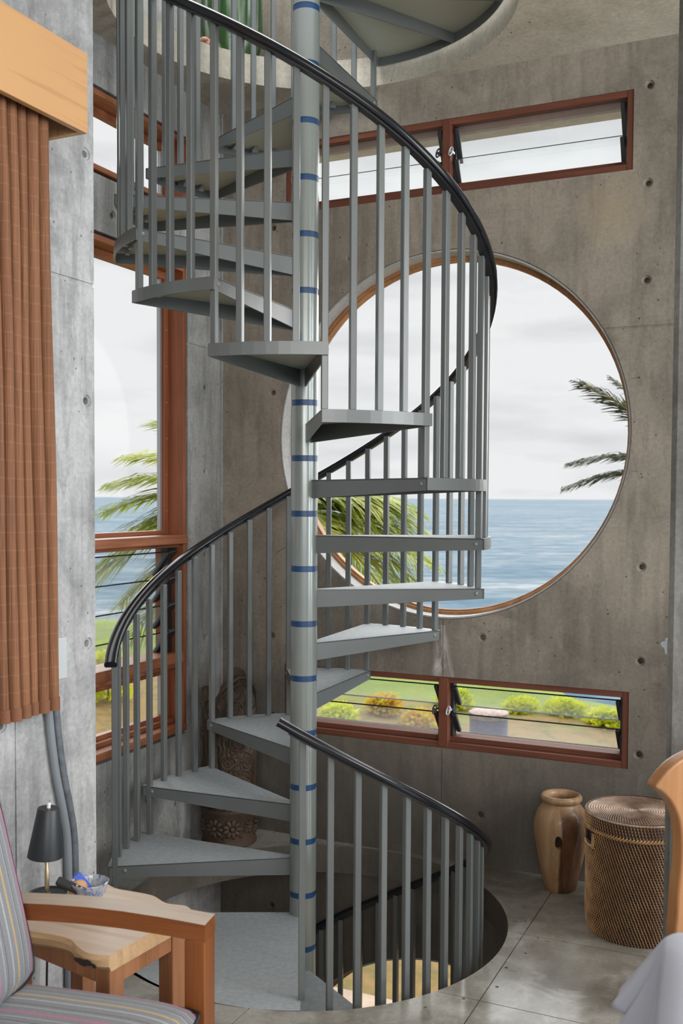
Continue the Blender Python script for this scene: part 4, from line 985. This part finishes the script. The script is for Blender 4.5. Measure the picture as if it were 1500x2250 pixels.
gr = ramp(t_, [(.32, (.07, .12, .012)), (.5, (.14, .20, .015)), (.66, (.21, .24, .018))]); t_.links.new(mth(t_, 'ADD', mth(t_, 'MULTIPLY', n1, .5), mth(t_, 'MULTIPLY', n3, .5)), gr.inputs[0])
ta_ = ramp(t_, [(.34, (.10, .095, .022)), (.48, (.19, .125, .036)), (.58, (.23, .14, .045)), (.68, (.12, .15, .02))]); t_.links.new(n2, ta_.inputs[0])
ff = mrange(t_, mth(t_, 'ADD', mth(t_, 'ADD', s_.outputs[1], mth(t_, 'MULTIPLY', mth(t_, 'LESS_THAN', s_.outputs[0], -1.5), -5.)), mth(t_, 'MULTIPLY', mth(t_, 'SUBTRACT', n1, .5), 9.)), 19.0, 21.5, 1, 0)
cc_ = mixc(t_, ff, gr.outputs[0], ta_.outputs[0]); t_.links.new(cc_, b_.inputs['Base Color']); b_.inputs['Roughness'].default_value = .95
M['lawn'] = mt
m = MB(); nx, ny = 60, 44
def gz(x, y):
    edge = 31.0 - max(0, x-1.0)*1.9 + 1.2*math.sin(x*.6)
    z = -3.02 + .02*max(0, y-6) + .10*math.sin(x*.7+y*.4) + .07*math.sin(x*1.9-y*1.3)
    if y > edge: z -= (y-edge)*1.6
    if x < -22: z -= (-22-x)*1.0
    return max(z, -16)
vs_ = [(-34+i*1.05, -8+j*1.05, min(-2.4, gz(-34+i*1.05, -8+j*1.05))) for i in range(nx+1) for j in range(ny+1)]
m.add(vs_, [(i*(ny+1)+j, (i+1)*(ny+1)+j, (i+1)*(ny+1)+j+1, i*(ny+1)+j+1) for i in range(nx) for j in range(ny)])
struct(m.build('headland_ground', 'lawn', smooth=60), 'yellow green headland grass and bare earth outside the windows', 'ground')
# terrace outside the lower storey
struct(MB().box(FB, (-1.5, 4.5), (.45, 4.2), (-3.2, -2.9)).build('terrace_paving', plain('pinkish stone paving', (.36, .27, .20), .8, var=.2, vscale=5), frame=FB), 'pinkish stone terrace outside the storey below', 'terrace')
# tiled planter
mt, t_, b_ = mat('blue mosaic tile'); g_ = t_.nodes.new('ShaderNodeTexCoord')
bk_ = t_.nodes.new('ShaderNodeTexBrick'); bk_.inputs['Scale'].default_value = 12; bk_.inputs['Color1'].default_value = (.075, .10, .24, 1); bk_.inputs['Color2'].default_value = (.13, .155, .30, 1); bk_.inputs['Mortar'].default_value = (.24, .25, .28, 1)
bk_.inputs['Mortar Size'].default_value = .02; s_ = t_.nodes.new('ShaderNodeSeparateXYZ'); t_.links.new(g_.outputs['Object'], s_.inputs[0])
cb = t_.nodes.new('ShaderNodeCombineXYZ'); t_.links.new(mth(t_, 'MULTIPLY', mth(t_, 'ARCTAN2', s_.outputs[1], s_.outputs[0]), .32), cb.inputs[0]); t_.links.new(s_.outputs[2], cb.inputs[1]); t_.links.new(cb.outputs[0], bk_.inputs[0])
t_.links.new(bk_.outputs['Color'], b_.inputs['Base Color']); b_.inputs['Roughness'].default_value = .3
PC = V(((1078-750)/FPX*14, 14, -3.1)); PF = Fr(PC, (1, 0, 0), (0, 1, 0), UZ)
pl = thing('tiled_pedestal', 'blue mosaic tiled round pedestal standing on the grass outside', 'pedestal', PC)
MB().lathe(PF, [(0, 0), (.265, 0), (.265, 1.53), (0, 1.53)], 48).build('tiled_drum', mt, pl, smooth=40)
MB().lathe(PF, [(0, 1.53), (.275, 1.53), (.275, 1.60), (.25, 1.615), (0, 1.615)], 48).build('pebble_top', plain('pale pebble top', (.33, .26, .23), .8, var=.35, vscale=22, bump=.6, bscale=30), pl, smooth=40)

# leaves and fronds
def leafmat(name, c0, c1, tr=.35):
    m, t, b = mat(name); g = t.nodes.new('ShaderNodeNewGeometry')
    n = noise(t, g.outputs['Position'], 4, 3, .6); r = ramp(t, [(.35, c0), (.65, c1)]); t.links.new(n, r.inputs[0]); t.links.new(r.outputs[0], b.inputs['Base Color']); b.inputs['Roughness'].default_value = .5
    tl_ = t.nodes.new('ShaderNodeBsdfTranslucent'); t.links.new(r.outputs[0], tl_.inputs[0]); mx = t.nodes.new('ShaderNodeMixShader'); mx.inputs[0].default_value = tr
    t.links.new(b.outputs[0], mx.inputs[1]); t.links.new(tl_.outputs[0], mx.inputs[2]); t.links.new(mx.outputs[0], [n_ for n_ in t.nodes if n_.type == 'OUTPUT_MATERIAL'][0].inputs[0]); return m
M['palm'] = leafmat('palm leaflets', (.20, .30, .04), (.52, .56, .10))
M['palm_d'] = leafmat('dark palm leaflets', (.022, .045, .034), (.075, .095, .04), .2)
M['stem'] = plain('palm rib', (.34, .30, .10), .6)
M['trunk'] = plain('palm trunk', (.20, .17, .13), .9, bump=.8, bscale=12, var=.3)
M['shrub'] = leafmat('lime shrub leaves', (.50, .58, .02), (.80, .80, .05), .5)
M['shrub_o'] = leafmat('orange tinged shrub leaves', (.62, .34, .06), (.72, .66, .07), .5)
M['shrub_d'] = leafmat('mid green shrub leaves', (.12, .22, .04), (.26, .36, .06), .3)
def frond(parent, base, dirv, length, droop, seed, lm, leaf=.36, n=70, upv=(0, 0, 1), name='frond'):
    rnd = random.Random(seed); d = V(dirv).normalized(); side = d.cross(V(upv)).normalized(); up = side.cross(d)
    rib = []
    for i in range(25):
        u = i/24; rib.append(V(base)+d*length*u - UZ*droop*length*u*u + up*.10*length*math.sin(PI*u)*.6)
    m = MB(); m.tube(rib, [.012*(1-.8*i/24)+.002 for i in range(25)], 6, mi=1)
    for i in range(n):
        u = .10+.9*i/n; k = min(23, int(u*24)); p = rib[k].lerp(rib[k+1], u*24-k); td_ = (rib[k+1]-rib[k]).normalized(); s2 = td_.cross(UZ).normalized()
        for sg in (-1, 1):
            L_ = leaf*(math.sin(PI*min(.97, u*.9+.08))**.6)*(.8+.4*rnd.random()); dv = (s2*sg*.85+td_*(.55+.5*u)+UZ*(.30-.25*rnd.random())).normalized()
            w = td_*.0125*(1-.3*u)
            q = [p]; 
            for j in (1, 2, 3): q.append(p+dv*L_*j/3-UZ*L_*.30*(j/3)**2+V((rnd.uniform(-1, 1), rnd.uniform(-1, 1), rnd.uniform(-1, 1)))*.01)
            ws = [.6, 1.1, .75, .05]; a = len(m.v)
            m.add([q[j]-w*ws[j] for j in range(4)]+[q[j]+w*ws[j] for j in range(4)], [(j, j+1, j+5, j+4) for j in range(3)], 0)
    return m.build(name, [lm, 'stem'], parent)
def palm(name, c, base_z, fr_list, lm, label):
    t = thing(name, label, 'palm tree', (c.x, c.y, base_z))
    MB().tube([V((c.x+.02*math.sin(i), c.y, base_z+(c.z-base_z)*i/14)) for i in range(15)], [.11-.03*i/14 for i in range(15)], 12).build('trunk', 'trunk', t, smooth=60)
    for i, (d, L_, dr, lf) in enumerate(fr_list): frond(t, c, d, L_, dr, i+3, lm, leaf=lf)
    return t
def dirs(seed, n, lmin, lmax):
    rnd = random.Random(seed); o = []
    for i in range(n):
        a = 2*PI*i/n+rnd.uniform(-.2, .2); el = rnd.uniform(-.05, .75); o.append(((math.cos(a), math.sin(a), el), rnd.uniform(lmin, lmax), rnd.uniform(.25, .55), rnd.uniform(.34, .46)))
    return o
palm('palm_tree', V((-.42, 6.1, 1.30)), -3.1, dirs(5, 13, .75, 1.15)+[((.9, -.2, .42), .95, .32, .42), ((.95, .1, .75), .85, .45, .40), ((.9, .1, .05), 1.0, .30, .42), ((.95, -.1, -.2), .9, .3, .4), ((.9, -.4, .55), .85, .4, .42), ((.9, .3, .25), .95, .35, .42), ((.85, -.35, .12), .95, .35, .4), ((.9, .25, -.1), .95, .3, .4), ((.8, .4, .6), .8, .4, .4),
    ((-.8, .3, 1.0), 1.1, .2, .42), ((-.9, -.25, .55), 1.1, .3, .4), ((-.9, .3, .18), 1.05, .3, .4),
    ((-.9, -.1, .75), 1.1, .28, .42), ((-.9, .1, .35), 1.1, .3, .42), ((-.95, -.2, .05), 1.05, .3, .42), ((-.9, .15, -.25), 1.0, .25, .42), ((-.8, -.4, -.45), .95, .2, .4)], 'palm', 'bushy palm tree outside between the tall window and the round window')
palm('palm_tree', V((2.52, 7.4, 1.62)), -3.1, [((-1, -.05, .98), 1.14, .10, .36), ((-1, .1, .34), .88, .20, .32), ((-1, .2, .02), .86, .10, .30), ((-.8, .3, 1.3), 1.0, .1, .3), ((.6, .5, .4), 1.1, .4, .36), ((.9, -.2, .3), 1.1, .4, .36), ((.3, 1, .4), 1.1, .4, .36)], 'palm_d', 'dark palm tree whose frond tip enters the round window from its right rim')
def shrub(c, rx, ry, rz, n, lm, label, seed, group=None, leaf=.10):
    rnd = random.Random(seed); m = MB(); t = thing('shrub', label, 'shrub', c, group)
    for i in range(n):
        a = rnd.uniform(0, 2*PI); h = rnd.random()**.7; r = rnd.uniform(.35, 1.)*math.sqrt(max(.05, 1-(h*.9)**2))
        p = V(c)+V((rx*r*math.cos(a), ry*r*math.sin(a), rz*h)); d = V((rnd.uniform(-1, 1), rnd.uniform(-1, 1), rnd.uniform(-.2, 1))).normalized(); s2 = d.orthogonal().normalized()*leaf*.28
        L_ = leaf*rnd.uniform(.7, 1.3); nrm = d.cross(s2).normalized()*leaf*.08
        m.add([p, p+d*L_*.5+s2+nrm, p+d*L_, p+d*L_*.5-s2+nrm], [(0, 1, 2, 3)])
    m.build('foliage', lm, t)
    MB().tube([V(c), V(c)+UZ*rz*.6], [.03, .012], 6).build('stem', 'trunk', t)
G_ = 'shrubs on the headland'
for i, (px, d, w, h_, lm, lab) in enumerate((
        (1000, 20.5, .42, .40, 'shrub', 'lime shrub behind the blue tiled pedestal, on its left'), (1150, 20.5, .42, .36, 'shrub', 'lime shrub just to the right of the blue tiled pedestal'),
        (1245, 20, .42, .33, 'shrub', 'lime shrub in the middle of the right louvred pane'), (1335, 19.4, .40, .33, 'shrub', 'lime shrub at the right end of the lower louvred window'),
        (745, 18.5, .36, .35, 'shrub', 'lime shrub seen just right of the staircase column in the lower window'), (845, 19.2, .36, .4, 'shrub_o', 'orange tinged shrub in the middle of the left louvred pane'),
        (925, 18.5, .34, .35, 'shrub_o', 'orange tinged shrub next to the window mullion, left of the pedestal'))):
    x = (px-750)/FPX*d; shrub((x, d, gz(x, d)-.03), w, .42, h_*.72, 1000, lm, lab, i, G_, leaf=.13)
x = (236-750)/FPX*21; shrub((x, 21, gz(x, 21)-.03), .62, .5, .95, 1000, 'shrub', 'lime bush seen through the lowest louvre of the tall window', 41, leaf=.16)
